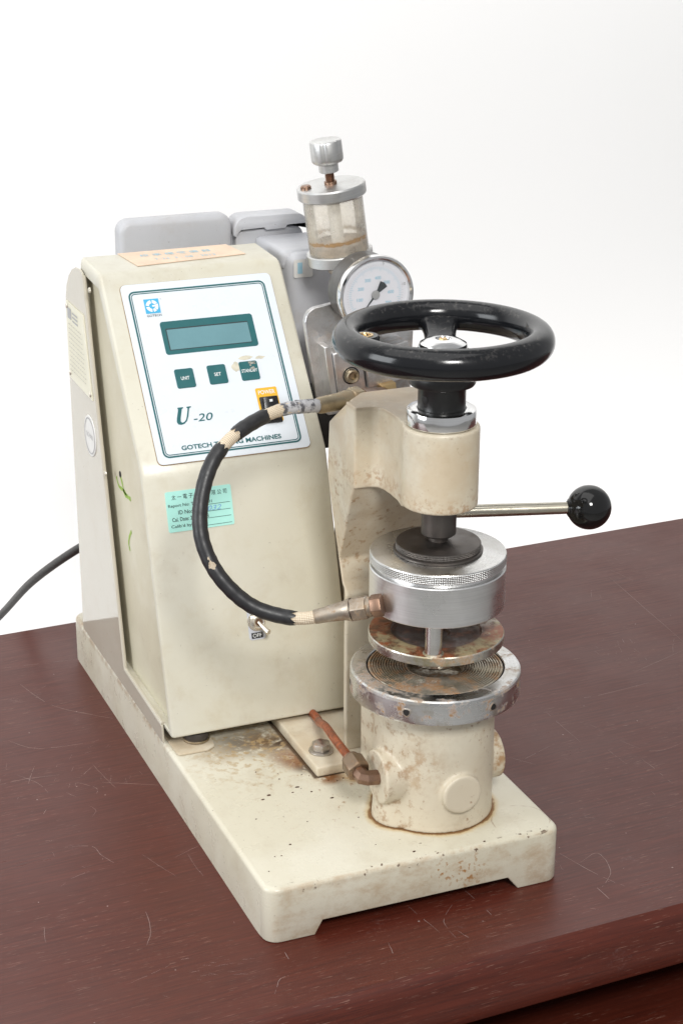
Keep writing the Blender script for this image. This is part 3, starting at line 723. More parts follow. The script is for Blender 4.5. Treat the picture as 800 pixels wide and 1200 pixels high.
# slanted display panel
FP = frame((0, PBEND[0], PBEND[1]), (1, 0, 0), (0, PTOP[0] - PBEND[0], PTOP[1] - PBEND[1]))
p = Part()
p.prism(rr(.0183, .0028, .1685, .1834, .0055), -.0005, .0004, 'old_glue', FP)
p.prism(rr(.0190, .0035, .1680, .1830, .0050), -.0005, .0010, 'panel_white', FP)
h = .0013
def outline(u0, v0, u1, v1, r, w, mat): p.strip(rr(u0, v0, u1, v1, r), rr(u0 + w, v0 + w, u1 - w, v1 - w, r - w), h, mat, FP)
outline(.0250, .0092, .1605, .1757, .0060, .0016, 'ink_teal'); outline(.0274, .0116, .1581, .1733, .0040, .0008, 'ink_teal')
p.prism(rr(.0490, .1093, .1403, .1427, .0028), .0009, .0013, 'ink_teal', FP)
p.text('GOTECH TESTING MACHINES', 'ink_teal', FP, .0435, .0150, h, w=.0975, ht=.0046, bold=.028)
p.text('-20', 'ink_teal', FP, .0610, .0410, h, w=.0190, ht=.0075, shear=.25, bold=.005)
# the large U: heavy left stroke, thin right stroke, slanted
def U_glyph(x, y, w, ht):
    sl = .30; P = lambda a, b: (x + a * w + b * ht * sl, y + b * ht)
    L_ = [P(0, 1), P(.42, 1), P(.40, .93), P(.33, .90), P(.30, .35), P(.34, .16), P(.46, .09), P(.60, .12), P(.71, .24), P(.75, .45), P(.76, .90), P(.66, .94), P(.66, 1), P(1.0, 1), P(1.0, .94), P(.88, .90), P(.87, .42), P(.80, .16), P(.62, .01), P(.40, -.03), P(.16, .02), P(.04, .16), P(.02, .35), P(.05, .90), P(-.02, .94)]
    bm = bmesh.new(); f = bm.faces.new([bm.verts.new((a, b, h)) for a, b in L_]); bmesh.ops.triangulate(bm, faces=[f]); p.add_bm(bm, 'ink_teal', FP)
U_glyph(.0433, .0402, .0130, .0165)
# emblem: cyan square with a white ring broken into arcs and a G-shaped centre
LG = FP @ Matrix.Translation((.0385, .1500, 0)) @ Matrix.Diagonal((1.2, 1.2, 1, 1)) @ Matrix.Translation((-.0395, -.1510, 0))
p.flat([(.0395, .1528), (.0515, .1528), (.0515, .1650), (.0395, .1650)], h, 'ink_blue', LG)
cx, cy = .0455, .1589
for a0, a1 in ((-.25 * PI, .12 * PI), (.16 * PI, .46 * PI), (.54 * PI, .96 * PI), (1.04 * PI, 1.46 * PI), (1.54 * PI, 1.72 * PI)):
    k = 8; o_ = [(cx + .0050 * math.cos(a0 + (a1 - a0) * i / k), cy + .0050 * math.sin(a0 + (a1 - a0) * i / k)) for i in range(k + 1)]
    i_ = [(cx + .0024 * math.cos(a0 + (a1 - a0) * i / k), cy + .0024 * math.sin(a0 + (a1 - a0) * i / k)) for i in range(k + 1)]
    p.raw([(x, y, h + .0002) for x, y in o_ + i_], [(i, i + 1, k + 2 + i, k + 1 + i) for i in range(k)], 'ink_white', LG)
p.flat([(cx, cy - .0006), (cx + .0030, cy - .0006), (cx + .0030, cy + .0007), (cx, cy + .0007)], h + .0002, 'ink_white', LG)
p.text('GOTECH', 'ink_dark', LG, .0397, .1500, h, w=.0118, ht=.0019, bold=.01)
p.text('R', 'ink_grey', LG, .0530, .1638, h, ht=.0012)
# glue smear round the worn button, scuffs
for (cx_, cy_, rx, ry) in ((.1130, .0905, .0045, .0060), (.1240, .0985, .0075, .0022), (.1385, .0975, .0055, .0018)):
    p.raw([(cx_ + rx * rs.uniform(.6, 1.1) * math.cos(2 * PI * i / 14), cy_ + ry * rs.uniform(.6, 1.1) * math.sin(2 * PI * i / 14), .00112) for i in range(14)], [tuple(range(14))], 'glue', FP)
p.flat(rr(.1262, .0320, .1474, .0667, .0014), h, 'yellow', FP)
p.text('POWER', 'ink_white', FP, .1368, .0622, h + .0002, w=.0165, ht=.0040, align='CENTER', bold=.012)
panel = p.build('display_panel', housing, 0)
p = Part(); p.flat(rr(.0532, .1133, .1345, .1355, .0008), .0014, 'lcd_dark', FP); p.flat(rr(.0542, .1140, .1342, .1342, .0006), .0015, 'lcd', FP); p.build('lcd_window', housing, 0)  # dark border is shade painted round the recessed window
for (u0, v0, t) in ((.0525, .0750, 'UNIT'), (.0843, .0754, 'SET'), (.1160, .0756, 'STANDBY')):
    p = Part(); p.prism(rr(u0, v0, u0 + .0183, v0 + .0192, .0020), .0010, .0017, 'ink_teal', FP, bev=.0003, seg=1)
    p.text(t, 'ink_white', FP, u0 + .0092, v0 + .0096, .00185, w={'UNIT': .0082, 'SET': .0066, 'STANDBY': .0156}[t], ht=.0034, align='CENTER', bold=.012)
    if t == 'STANDBY':
        for i in range(10):
            x, y = u0 + rs.uniform(.002, .0165), v0 + rs.uniform(.011, .0185); r = rs.uniform(.0012, .0028)
            p.raw([(x + r * rs.uniform(.4, 1.2) * math.cos(2 * PI * k / 9), y + r * .7 * rs.uniform(.4, 1.2) * math.sin(2 * PI * k / 9), .00195 + i * .00001) for k in range(9)], [tuple(range(9))], 'scuff', FP)
    p.build('push_button', housing, 0, **({'label': 'scuffed STANDBY button with worn teal print'} if t == 'STANDBY' else {}))
p = Part()
p.prism(rr(.1281, .0306, .1460, .0572, .0010), .0010, .0032, 'switch_black', FP, bev=.0006)
rk = [(.0330, .0030), (.0548, .0030), (.0548, .0085), (.0440, .0048), (.0330, .0042)]
FR = FP @ Matrix(((0, 0, 1, .1302), (1, 0, 0, 0), (0, 1, 0, 0), (0, 0, 0, 1)))
p.prism(rk, 0, .0137, 'switch_black', FR, bev=.0005)
p.raw([(.1355, .0500, .0074), (.1385, .0500, .0074), (.1385, .0522, .0081), (.1355, .0522, .0081)], [(0, 1, 2, 3)], 'ink_white', FP)
p.build('power_switch', housing, 30)

# front face: calibration sticker and toggle switch
FF = frame((0, PBL[0], PBL[1]), (1, 0, 0), (0, PBEND[0] - PBL[0], PBEND[1] - PBL[1]))
p = Part(); p.prism(rr(.0213, .1895, .0845, .2268, .0015, 3), -.0002, .0006, 'label_green', FF); h = .0008
p.text('太 一 電 子 檢 測 有 限 公 司', 'ink_black', FF, .0270, .2190, h, w=.0530, ht=.0046)
for i, (t, x0, y, w) in enumerate((('Report No: T12-07-101', .0230, .2115, .0420), ('ID No:', .0320, .2052, .0130), ('Cal. Date: 2012.05.08', .0255, .1990, .0350), ("Calib'd by: Ray", .0240, .1925, .0290))):
    p.text(t, 'ink_black', FF, x0, y, h, w=w, ht=.0036, bold=.006)
    x1 = .046; p.flat([(x1, y - .0008), (.0822, y - .0008), (.0822, y - .0004), (x1, y - .0004)], h, 'ink_dark', FF)
p.text('7 - 032', 'ink_pen', FF, .0475, .2050, h, w=.0260, ht=.0046, shear=.3)
p.build('calibration_sticker', housing, 0)
p = Part()
p.prism(rr(.0868, .0790, .1030, .1140, .0030), -.0002, .0007, 'label_grey', FF)
p.flat([(.0890, .0803), (.1002, .0803), (.1002, .0858), (.0890, .0858)], .0009, 'ink_black', FF)
p.text('OFF', 'ink_white', FF, .0946, .0831, .0011, w=.0086, ht=.0036, align='CENTER')
p.flat([(.0890, .1080), (.1002, .1080), (.1002, .1132), (.0890, .1132)], .0009, 'red', FF)
p.text('ON', 'ink_white', FF, .0946, .1106, .0011, w=.0066, ht=.0036, align='CENTER', bold=.01)
p.build('switch_label', housing, 0)
p = Part(); FT = FF @ Matrix.Translation((.0950, .0962, .0006))
p.lathe([(0, .0), (.0088, .0), (.0088, .0014), (.0060, .0016)], 'nickel', T=FT, n=28)
p.prism(circ(0, 0, .0080, 6, .3), .0014, .0040, 'nickel', FT, bev=.0005)
p.lathe([(.0035, .0038), (.0058, .0040), (.0060, .0080), (.0052, .0086), (.0038, .0084), (.0034, .0050)], 'nickel', T=FT, n=24)
p.lathe([(0, .0055), (.0036, .0055)], 'copper_nut', T=FT, n=16)
a0, a1 = FT @ Vector((0, 0, .006)), FT @ Vector((.0062, -.0105, .0160))
p.tube([a0, a0.lerp(a1, .3), a0.lerp(a1, .7), a0.lerp(a1, .92), a1], [.0017, .0019, .0026, .0030, .0016], 'nickel', 14)
p.build('toggle_switch', housing, 35)
# peach sticker on top
FTP = frame((0, PTOP[0], PTOP[1]), (1, 0, 0), (0, PBACK[0] - PTOP[0], PBACK[1] - PTOP[1]))
p = Part(); p.prism([(.0445, .0150), (.1565, .0258), (.1500, .0650), (.0385, .0640)], .0004, .0010, 'label_peach', FTP)
p.text('校 準 標 籤 儀 器', 'ink_pale', FTP, .0560, .0440, .0012, w=.072, ht=.0085, bold=.004)
p.text('T-24  3 - 08 - 2012', 'ink_pale', FTP, .0660, .0295, .0012, w=.062, ht=.0055)
p.build('peach_sticker', housing, 0)
# foot pad plate and rubber foot under the front left corner, another at the right
for x0, x1 in ((.0045, .0435),):
    p = Part(); p.prism([(x0 + .0015, .2450), (x0 + .029, .2445), (x1 - .002, .2500), (x1, .2600), (x1, .300), (x0, .300), (x0, .2480)], H + .0002, H + .0022, 'cream_column', bev=.0006)
    p.build('foot_plate', root)
    p = Part(); cx_ = (x0 + x1) / 2 + .006; p.lathe(rim(.0115, H + .0023, .0630, .002), 'rubber_foot', (cx_, .2680, 0), n=32); p.lathe(rim(.0128, H + .0030, H + .0052, .0008), 'brass', (cx_, .2680, 0), n=32); p.build('rubber_foot', root)

# ---- column casting: foot, lower block, leaning column, arm and boss fused
p = Part()
X0, X1 = .138, .231
col = [(.148, .400), (.148, .324), (.158, .318), (.1665, .300), (.1845, .250), (.1845, .222), (.150, .222), (.147, .06), (.235, .06), (.238, .20), (.222, .33), (.203, .3965)]
def loft(secs, mat):
    k = len(secs[0][1]); vs = [(x, y, z) for z, P in secs for x, y in P]; fs = [tuple(range(k))[::-1], tuple((len(secs) - 1) * k + i for i in range(k))]
    for a in range(len(secs) - 1):
        for i in range(k): fs.append((a * k + i, a * k + (i + 1) % k, (a + 1) * k + (i + 1) % k, (a + 1) * k + i))
    p.raw(vs, fs, mat)
def plan(xl, yf, xm, ym, xb, yb):      # symmetric six-sided column section
    m = 2 * AX; return [(xl, yf), (m - xl, yf), (m - xm, ym), (m - xb, yb), (xb, yb), (xm, ym)]
lowp = plan(.1440, .1810, .1470, .192, .168, .240)
loft([(.0605, lowp), (.2150, lowp), (.2175, plan(.1450, .1850, .1475, .193, .168, .240)), (.2220, plan(.1455, .1930, .1475, .198, .168, .240)), (.2430, plan(.1450, .2000, .1475, .207, .166, .240)),
      (.2900, plan(.1415, .1745, .1425, .211, .158, .238)), (.3200, plan(.1385, .1560, .1395, .213, .150, .228)), (.3300, plan(.1380, .1500, .1395, .213, .150, .226)), (.3680, plan(.1380, .1500, .1400, .211, .150, .224)), (.3985, plan(.1385, .1500, .1450, .1740, .162, .190))], 'cream_column')
loft([(.0605, [(.187, .225), (.225, .225), (.225, .320), (.187, .320)]), (.335, [(.187, .205), (.225, .205), (.225, .310), (.187, .310)])], 'cream_column')
# arm narrowing into the boss (plan polygon)
arm = [(X0, .170), (X0, .1495), (.1535, .1480), (.1580, .1445), (.1600, .1370), (.1605, .1250), (.1600, .110), (.157, .095), (AX, .080), (.212, .095), (.209, .110), (.2085, .125), (.209, .137), (.211, .1445), (.2155, .148), (X1, .1495), (X1, .170)]
p.prism(arm, .3265, .3985, 'cream_column')
p.lathe([(0, .3315), (.0305, .3315), (.0318, .333), (.0318, .3990), (.0308, .4000), (0, .4000)], 'cream_column', (AX, AY, 0), n=64)
column = p.build('column_casting', root); remesh(column, .0012, 3)
p = Part()
fp = [(.108, .1600), (.261, .1600), (.261, .30), (.108, .30)]
p.prism(fp, H, .0612, 'cream_column', bev=.0022, seg=3); p.build('bolted_foot', root, 35)
for bx in (.1235, .2470):
    p = Part(); FB = Matrix.Translation((bx, .1880, .0612))
    p.lathe(rim(.0115, 0, .0020, .0006), 'bolt', T=FB, n=28)
    p.prism(circ(0, 0, .0092, 6, .25), .0020, .0088, 'bolt', FB, bev=.0012)
    p.build('foot_bolt', root, 35)
# collar, hub, handwheel
p = Part(); p.lathe([(.012, .4002), (.0270, .4002), (.0285, .4012), (.0288, .4020), (.0288, .4110), (.0280, .4135), (.0262, .4145), (.0205, .4145), (.0195, .4138)], 'chrome', (AX, AY, 0), n=72); p.build('chrome_collar', root, 30)
p = Part(); p.lathe([(.0190, .4005), (.0195, .4150), (.0195, .4320), (.0205, .4335), (.0262, .4345), (.0272, .4360), (.0272, .4440), (.0262, .4455), (.0240, .4490), (.0230, .4600), (.0185, .4605), (0, .4605)], 'hub_black', (AX, AY, 0), n=64)
ang = math.radians(200); p.lathe([(0, .0002), (.0030, .0002), (.0034, 0)], 'dark', (AX + .0195 * math.cos(ang), AY + .0195 * math.sin(ang), .4240), (math.cos(ang), math.sin(ang), 0), 14)
hub = p.build('wheel_hub', root, 35)
ZR, RW = .4713, .0768
p = Part()
tubep = [(RW + .0121 * math.cos(t) * (1.0 if math.cos(t) > 0 else .92), ZR + .0128 * math.sin(t)) for t in [2 * PI * i / 28 for i in range(28)]]
p.lathe(tubep, 'bakelite', (AX, AY, 0), n=128, closed=True)
for d in (67.4, 187.4, 307.4):
    t = math.radians(d); c_, s_n = math.cos(t), math.sin(t)
    st = []
    for k in range(13):
        f = k / 12; r = .012 + (RW - .004 - .012) * f; wdt = .0150 - .0022 * math.sin(PI * min(f * 1.15, 1)) + (.012 * max(0, (f - .78) / .22) ** 2); zc = .4540 + (.4690 - .4540) * f ** 1.5; hh = .0075 - .0018 * math.sin(PI * f)
        st.append((r, wdt, zc, hh))
    vs, fs = [], []; m = 12
    for r, wdt, zc, hh in st:
        for j in range(m):
            a_ = 2 * PI * j / m; ca, sa = math.cos(a_), math.sin(a_)
            lx = wdt * math.copysign(abs(ca) ** .6, ca); lz = hh * math.copysign(abs(sa) ** .6, sa)
            vs.append((AX + r * c_ - lx * s_n, AY + r * s_n + lx * c_, zc + lz))
    for k in range(len(st) - 1):
        for j in range(m): fs.append((k * m + j, k * m + (j + 1) % m, (k + 1) * m + (j + 1) % m, (k + 1) * m + j))
    fs.append(tuple(range(m))); fs.append(tuple((len(st) - 1) * m + j for j in range(m)))
    p.raw(vs, fs, 'bakelite')
# handle boss inside the rim, on the spoke to the left
hx, hy = .1205, .0895
p.lathe([(.0, .4640), (.0110, .4640), (.0118, .4660), (.0118, .4765), (.0105, .4785), (.0066, .4785)], 'bakelite', (hx, hy, 0), n=36)
wheel = p.build('handwheel', root, 50)
p = Part(); p.lathe([(0, .4735), (.0036, .4735), (.0042, .4780), (.0046, .4790), (.0066, .4790), (.0068, .4784)], 'brass_clean', (hx, hy, 0), n=28); p.build('threaded_insert', wheel, 35)
p = Part(); p.lathe([(.0215, .4606), (.0215, .4624), (.0198, .4634), (.0198, .4655), (.0188, .4680), (.0130, .4712), (.0090, .4718), (.0066, .4718), (.0060, .4702), (0, .4702)], 'chrome', (AX, AY, 0), n=56); p.lathe([(0, .0016), (.0035, .0016), (.0040, 0)], 'brass_clean', (AX, AY, .4703), n=6); p.build('centre_nut', wheel, 30)

# spindle, black discs, chuck
p = Part(); p.lathe([(.0, .2990), (.0082, .2990), (.0082, .3040), (.0130, .3045), (.0146, .3060), (.0146, .3312), (0, .3312)], 'black_steel', (AX, AY, 0), n=48); p.build('spindle', root, 35)
p = Part(); p.lathe([(.0, .2904), (.0370, .2904), (.0374, .2910), (.0374, .2922), (.0368, .2926), (.0352, .2928)], 'black_steel', (AX, AY, 0), n=72)
p.lathe([(.0352, .2928), (.0356, .2932), (.0356, .2975), (.0350, .2982)], 'black_knurl', (AX, AY, 0), n=96)
p.lathe([(.0350, .2982), (.0320, .2986), (.0120, .2988), (.0100, .2996), (0, .2996)], 'black_steel', (AX, AY, 0), n=72); p.build('pressure_disc', root, 30)
p = Part(); p.lathe([(.0, .2815), (.0560, .2815), (.0568, .2820), (.0570, .2826)], 'alu', (AX, AY, 0), n=96)
p.lathe([(.0570, .2826), (.0570, .2892)], 'knurl', (AX, AY, 0), n=128)
p.lathe([(.0570, .2892), (.0566, .2899), (.0560, .2902), (.0, .2902)], 'alu_top', (AX, AY, 0), n=96); p.build('knurled_cap', root, 30)
p = Part(); p.lathe([(.0, .2813), (.0525, .2813), (.0525, .2782), (.0562, .2780), (.0570, .2772), (.0570, .2445), (.0564, .2436), (.0300, .2436), (.0, .2436)][::-1], 'alu', (AX, AY, 0), n=96); p.build('chuck_body', root, 30)
for d in (242, 62):
    t = math.radians(d); x, y = AX + .0485 * math.cos(t), AY + .0485 * math.sin(t)
    p = Part(); p.lathe([(.0072, .2178), (.0072, .2437)], 'bright_post', (x, y, 0), n=28); p.lathe([(.0092, .2176), (.0086, .2184), (.0074, .2192)], 'plate_edge', (x, y, 0), n=24); p.build('guide_post', root, 35)
# upper clamp plate
p = Part(); p.lathe([(.0290, .2095), (.0566, .2095), (.0573, .2101), (.0574, .2168), (.0568, .2178)], 'plate_edge', (AX, AY, 0), n=96)
p.lathe([(.0568, .2178), (.0555, .2180), (.0385, .2180), (.0375, .2162), (.0330, .2160), (.0310, .2150), (.0120, .2150), (.0100, .2135), (0, .2135)], 'plate_top', (AX, AY, 0), n=96); p.build('clamp_plate', root, 30)
p = Part(); p.lathe([(0, .1895), (.0190, .1895), (.0205, .2040), (.0290, .2090), (.0290, .2120), (0, .2120)], 'dark', (AX, AY, 0), n=48); p.lathe([(.0188, .1893), (.0198, .1887), (.0212, .1905), (.0214, .1935), (.0200, .1940)], 'bright_post', (AX, AY, 0), n=64); p.build('diaphragm_seat', root, 30)
# lower clamp ring with spanner holes and grooved insert
p = Part(); p.lathe([(.040, .1625), (.0705, .1625), (.0722, .1635), (.0727, .1655), (.0727, .1815)], 'ring_metal', (AX, AY, 0), n=128)
p.lathe([(.0727, .1815), (.0724, .1838), (.0712, .1850), (.0695, .1853), (.0592, .1853), (.0586, .1842)], 'ring_top', (AX, AY, 0), n=128)
p.lathe([(.0586, .1842), (.0584, .1822), (.0576, .1822), (.0574, .1842)], 'dark', (AX, AY, 0), n=128); ring = p.build('clamp_ring', root, 30)
for d in (226, 286, 346, 46, 106, 166):
    t = math.radians(d); dv = Vector((math.cos(t), math.sin(t), 0)); q = Vector((AX, AY, .1735)) + dv * .0727
    p = Part(); p.lathe([(0, .0003), (.0029, .0003)], 'dark', q, dv, 9); p.lathe([(.0029, .0004), (.0036, .0003), (.0046, -.0003)], 'bolt', q, dv, 11, mod=lambda t: 1 + .12 * math.sin(3 * t + d)); p.build('spanner_hole', ring, 30)
p = Part(); pr_ = [(.0574, .1842)]; r = .0566
while r > .024:
    pr_ += [(r, .1846), (r - .0010, .1846), (r - .0013, .1828), (r - .0020, .1828)]; r -= .0022
pr_ += [(.0236, .1828), (.0230, .1780), (0, .1780)]
p.lathe(pr_, 'groove', (AX, AY, 0), n=96); p.build('grooved_insert', ring, 25)

# lower cylinder with its bosses
p = Part()
p.lathe([(0, H), (.0525, H), (.0520, .056), (.0520, .1635), (0, .1635)], 'cream_cylinder', (AX, AY, 0), n=96)
p.box((.1420, .088, H), (.2270, .150, .158), 'cream_cylinder', .012, 4)
p.lathe([(0, -.03), (.0245, -.03), (.0235, .0585), (0, .0585)], 'cream_cylinder', (AX, .0690, .0945), (-1, 0, 0), 48)
p.lathe([(0, -.03), (.0225, -.03), (.0220, .0600), (0, .0600)], 'cream_cylinder', (AX, .0800, .0900), (1, 0, 0), 48)
p.lathe([(0, 0), (.0182, 0), (.0176, .0570), (0, .0570)], 'cream_cylinder', (.1860, AY, .0880), (0, -1, 0), 48)
p.lathe([(0, H), (.0260, H), (.0240, .075), (.0200, .0850), (0, .0850)], 'cream_cylinder', (.1520, .0740, 0), n=40)
cyl = p.build('lower_cylinder', root); remesh(cyl, .0013, 4)
# elbow fitting and copper tube
p = Part(); E0, E1, E2 = Vector((.1262, .0660, .0960)), Vector((.1125, .0660, .0975)), Vector((.1120, .0840, .1015))
p.tube([E0 + Vector((.003, 0, 0)), E0, E1.lerp(E0, .25), E1.lerp(E0, .05) + Vector((0, .002, 0)), E1 + Vector((0, .006, .001)), E1.lerp(E2, .7)], [.0068, .0068, .0068, .0070, .0068, .0064], 'copper_nut', 8)
p.build('elbow_fitting', root, 25)
p = Part(); FN = axframe(E1.lerp(E2, .55), E2 - E1)
p.prism(circ(0, 0, .0108, 6, .4), -.002, .0140, 'corroded', FN, bev=.0012); p.lathe([(.0084, .0130), (.0078, .0170), (.0058, .0185)], 'copper_nut', T=FN, n=20); p.build('compression_nut', root, 30)
p = Part(); p.tube(catmull([E2 + Vector((0, -.002, 0)), (.1135, .105, .1010), (.1185, .140, .0955), (.1265, .185, .0870), (.1340, .220, .0735), (.1395, .236, .0675), (.1412, .2515, .0655), (.1430, .27, .0640)], 6), .0039, 'copper_tube', 12); p.build('copper_tube', root)

# ---- lever with ball
p = Part(); L0, L1 = Vector((.226, .192, .2785)), Vector((.3530, .1568, .2774)); p.tube([L0, L0.lerp(L1, .5), L1], [.0058, .0058, .0054], 'rod', 20); lever = p.build('lever_rod', root)
p = Part(); d = (L1 - L0).normalized(); R = .0203
p.lathe([(.0058, -.0010), (.0082, .0004)] + [(R * math.sin(PI - .42 - (PI - .42) * i / 24), R * .92 - R * math.cos((PI - .42) * (1 - i / 24) - PI + PI) * 1.0 * -1 * -1) for i in range(0)] + [(R * math.sin(a), .0195 - R * math.cos(a)) for a in [.42 + (PI - .42) * i / 26 for i in range(27)]], 'ball', L1 - d * .0025, d, 48); p.build('ball_knob', root, 60)

# ---- pump module behind the arm: mounting plate, block, gauge, reservoir (leaning left)
FX = lambda y: Matrix(((1, 0, 0, 0), (0, 0, -1, y), (0, 1, 0, 0), (0, 0, 0, 1)))     # local xy -> world xz, local z -> -y
p = Part()
pl = [(.1925, .3300), (.2042, .3192), (.2900, .3250), (.2925, .3950), (.2870, .4405), (.1990, .4283)]
for i in range(6):
    t = i / 5; pl.append((.1955 - .0150 * math.sin(t * PI / 2) , .4278 - .0125 * (1 - math.cos(t * PI / 2))))
pl.append((.1800, .4140))
p.prism(pl, 0, .007, 'dusty_plate', FX(.377), bev=.0006, seg=1); plate = p.build('mounting_plate', root, 20)
p = Part(); p.box((.186, .372, .285), (.262, .40, .345), 'dark', .002); p.build('void_shade_block', root, 30)  # solid near-black box stands in for the shaded void below the plate
p = Part(); TB = Matrix.Translation((.2191, .355, .3628)) @ Matrix.Rotation(math.radians(-8.3), 4, 'Y') @ Matrix.Translation((-.2191, -.355, -.3628))
p.box((.2040, .350, .3460), (.2330, .371, .3890), 'dusty_plate', .0012, T=TB); p.box((.2335, .346, .3470), (.2800, .371, .3840), 'dusty_plate', .0012, T=TB)
p.box((.1975, .353, .3430), (.2038, .371, .3960), 'alu', .0008, T=TB)
p.build('valve_block', root, 20)
p = Part(); p.lathe([(.0, .0020), (.0030, .0020), (.0034, .0052), (.0056, .0060), (.0066, .0050), (.0068, 0)], 'brass', (.2190, .3500, .3632), (0, -1, 0), 28); p.lathe([(.0072, 0), (.0082, .0006), (.0086, 0)], 'dark', (.2190, .3499, .3632), (0, -1, 0), 28); p.build('socket_screw', root, 35)
p = Part(); p.box((.2440, .338, .3330), (.2590, .352, .3495), 'brass_clean', .001, T=TB); p.build('brass_port', root, 30)
# gauge
GC = Vector((.2350, .330, .4448)); GS = 1.06
p = Part(); p.lathe([(0, -.036), (.0300, -.036), (.0345, -.033), (.0348, -.0060)], 'gauge_body', GC, (0, -1, 0), 72)
p.lathe([(.0345, -.0060), (.0372, -.0050), (.0378, .0000), (.0371, .0028), (.0352, .0034), (.0334, .0020), (.0330, -.0020)], 'chrome', GC, (0, -1, 0), 80)
p.tube([GC + Vector((0, .016, -.030)), GC + Vector((.002, .018, -.055)), GC + Vector((.003, .02, -.075))], .008, 'brass', 12)
gauge = p.build('pressure_gauge', root, 35)
FG = FX(GC.y) @ Matrix.Translation((GC.x, GC.z, 0)) @ Matrix.Diagonal((GS, GS, 1, 1))
TILT = math.radians(8)
p = Part(); p.flat(circ(0, 0, .0314, 64), -.0018, 'gauge_face', FG)
for i in range(61):
    a_ = math.radians(232 - i * 264 / 60) ; r0 = .0226 if i % 5 else .0212
    dx, dy = math.cos(a_), math.sin(a_); w = .00016
    p.raw([(dx * r0 - dy * w, dy * r0 + dx * w, -.0015), (dx * r0 + dy * w, dy * r0 - dx * w, -.0015), (dx * .0250 + dy * w, dy * .0250 - dx * w, -.0015), (dx * .0250 - dy * w, dy * .0250 + dx * w, -.0015)], [(0, 1, 2, 3)], 'ink_pale', FG)
for i in range(51):
    a_ = math.radians(232 - i * 264 / 50); dx, dy = math.cos(a_), math.sin(a_); w = .00011
    p.raw([(dx * .0256 - dy * w, dy * .0256 + dx * w, -.0015), (dx * .0256 + dy * w, dy * .0256 - dx * w, -.0015), (dx * .0268 + dy * w, dy * .0268 - dx * w, -.0015), (dx * .0268 - dy * w, dy * .0268 + dx * w, -.0015)], [(0, 1, 2, 3)], 'ink_grey', FG)
for v_ in range(1, 8):
    a_ = math.radians(232 - v_ * 37.8); p.text(str(v_ * 100), 'ink_pale', FG, .0150 * math.cos(a_), .0150 * math.sin(a_), -.0015, w=.0058, ht=.0030, align='CENTER', bold=.02)
for t, dg in (('5', 75), ('10', 15)):
    a_ = math.radians(dg); p.text(t, 'ink_grey', FG, .0284 * math.cos(a_), .0284 * math.sin(a_), -.0015, ht=.0028, align='CENTER', bold=.01)
p.text('psi', 'ink_pale', FG, 0, -.0100, -.0015, ht=.0026, align='CENTER')
p.build('dial', gauge, 0)
p = Part(); a_ = math.radians(231); dx, dy = math.cos(a_), math.sin(a_)
def npt(l, w): return (dx * l - dy * w, dy * l + dx * w, -.0002)
p.raw([npt(.0200, .00025), npt(.0200, -.00025), npt(-.0030, -.0012), npt(-.0030, .0012)], [(0, 1, 2, 3)], 'needle', FG)
p.raw([npt(-.002, .0010), npt(-.002, -.0010), npt(-.0120, -.0042), npt(-.0132, 0), npt(-.0120, .0042)], [(0, 1, 2, 3, 4)], 'needle', FG)
p.lathe([(0, .0010), (.0036, .0008), (.0040, -.0006)], 'ink_grey', T=FG, n=24)
p.build('needle', gauge, 35)
p = Part(); p.flat(circ(0, 0, .0316, 48), .0018, 'lens', FG); p.build('gauge_lens', gauge, 0)
# oil reservoir, its axis leaning to the left
RO = Vector((.2270, .400, .4735)); RA = Vector((-.139, .0, .990)).normalized()
def RP(s_): return RO + RA * s_
p = Part(); p.lathe([(0, -.0110), (.0305, -.0110), (.0318, -.0100), (.0318, -.0012), (.0308, 0), (.0, 0)], 'alu_dull', RO, RA, 80); p.lathe([(.0135, -.0110), (.0130, -.020), (.0100, -.024), (.0095, -.060), (0, -.060)], 'bolt', RO, RA, 32); res = p.build('oil_reservoir', root, 30)
p = Part(); p.lathe([(.0285, .0001), (.0285, .0530)], 'glass', RO, RA, 80); p.build('reservoir_glass', res, 60)
p = Part(); p.lathe([(0, .0010), (.0278, .0010), (.0280, .0060), (.0270, .0085), (.018, .0075), (0, .0080)], 'sludge', RO, RA, 64); p.build('oil_sludge', res, 40)
p = Part(); p.lathe([(.0062, .0010), (.0062, .0530)], 'label_white', RO, RA, 28); p.build('centre_tube', res)
p = Part(); p.lathe([(0, .0528), (.0315, .0528), (.0327, .0540), (.0328, .0625), (.0318, .0640), (.0100, .0640), (0, .0645)], 'alu_dull', RO, RA, 80); p.lathe([(0, .0032), (.0040, .0032), (.0052, .0020), (.0052, 0)], 'copper_nut', RP(.0638) + Vector((-.0235, .004, -.0033)), RA, 16); p.build('reservoir_cap', res, 30)
p = Part()
prt = [(.0060, .0640), (.0060, .0670), (.0046, .0672)]; s_ = .0672
while s_ < .0765: prt += [(.0046, s_), (.0038, s_ + .0006)]; s_ += .0012
prt += [(.0042, .0770), (0, .0770)]
p.lathe(prt, 'copper_nut', RO, RA, 24); p.build('filler_screw', res, 20)
p = Part(); p.lathe([(0, .0758), (.0085, .0758), (.0094, .0766), (.0094, .0835), (.0085, .0845)], 'alu_dull', RO, RA, 32)
fl = lambda t: 1 - .07 * max(0., math.cos(6 * t)) ** 4
p.lathe([(.0085, .0840), (.0135, .0850), (.0150, .0870), (.0152, .0890), (.0152, .1040), (.0147, .1054), (.0138, .1060), (0, .1060)], 'alu_dull', RO, RA, 84, mod=fl); p.build('filler_knob', res, 35)

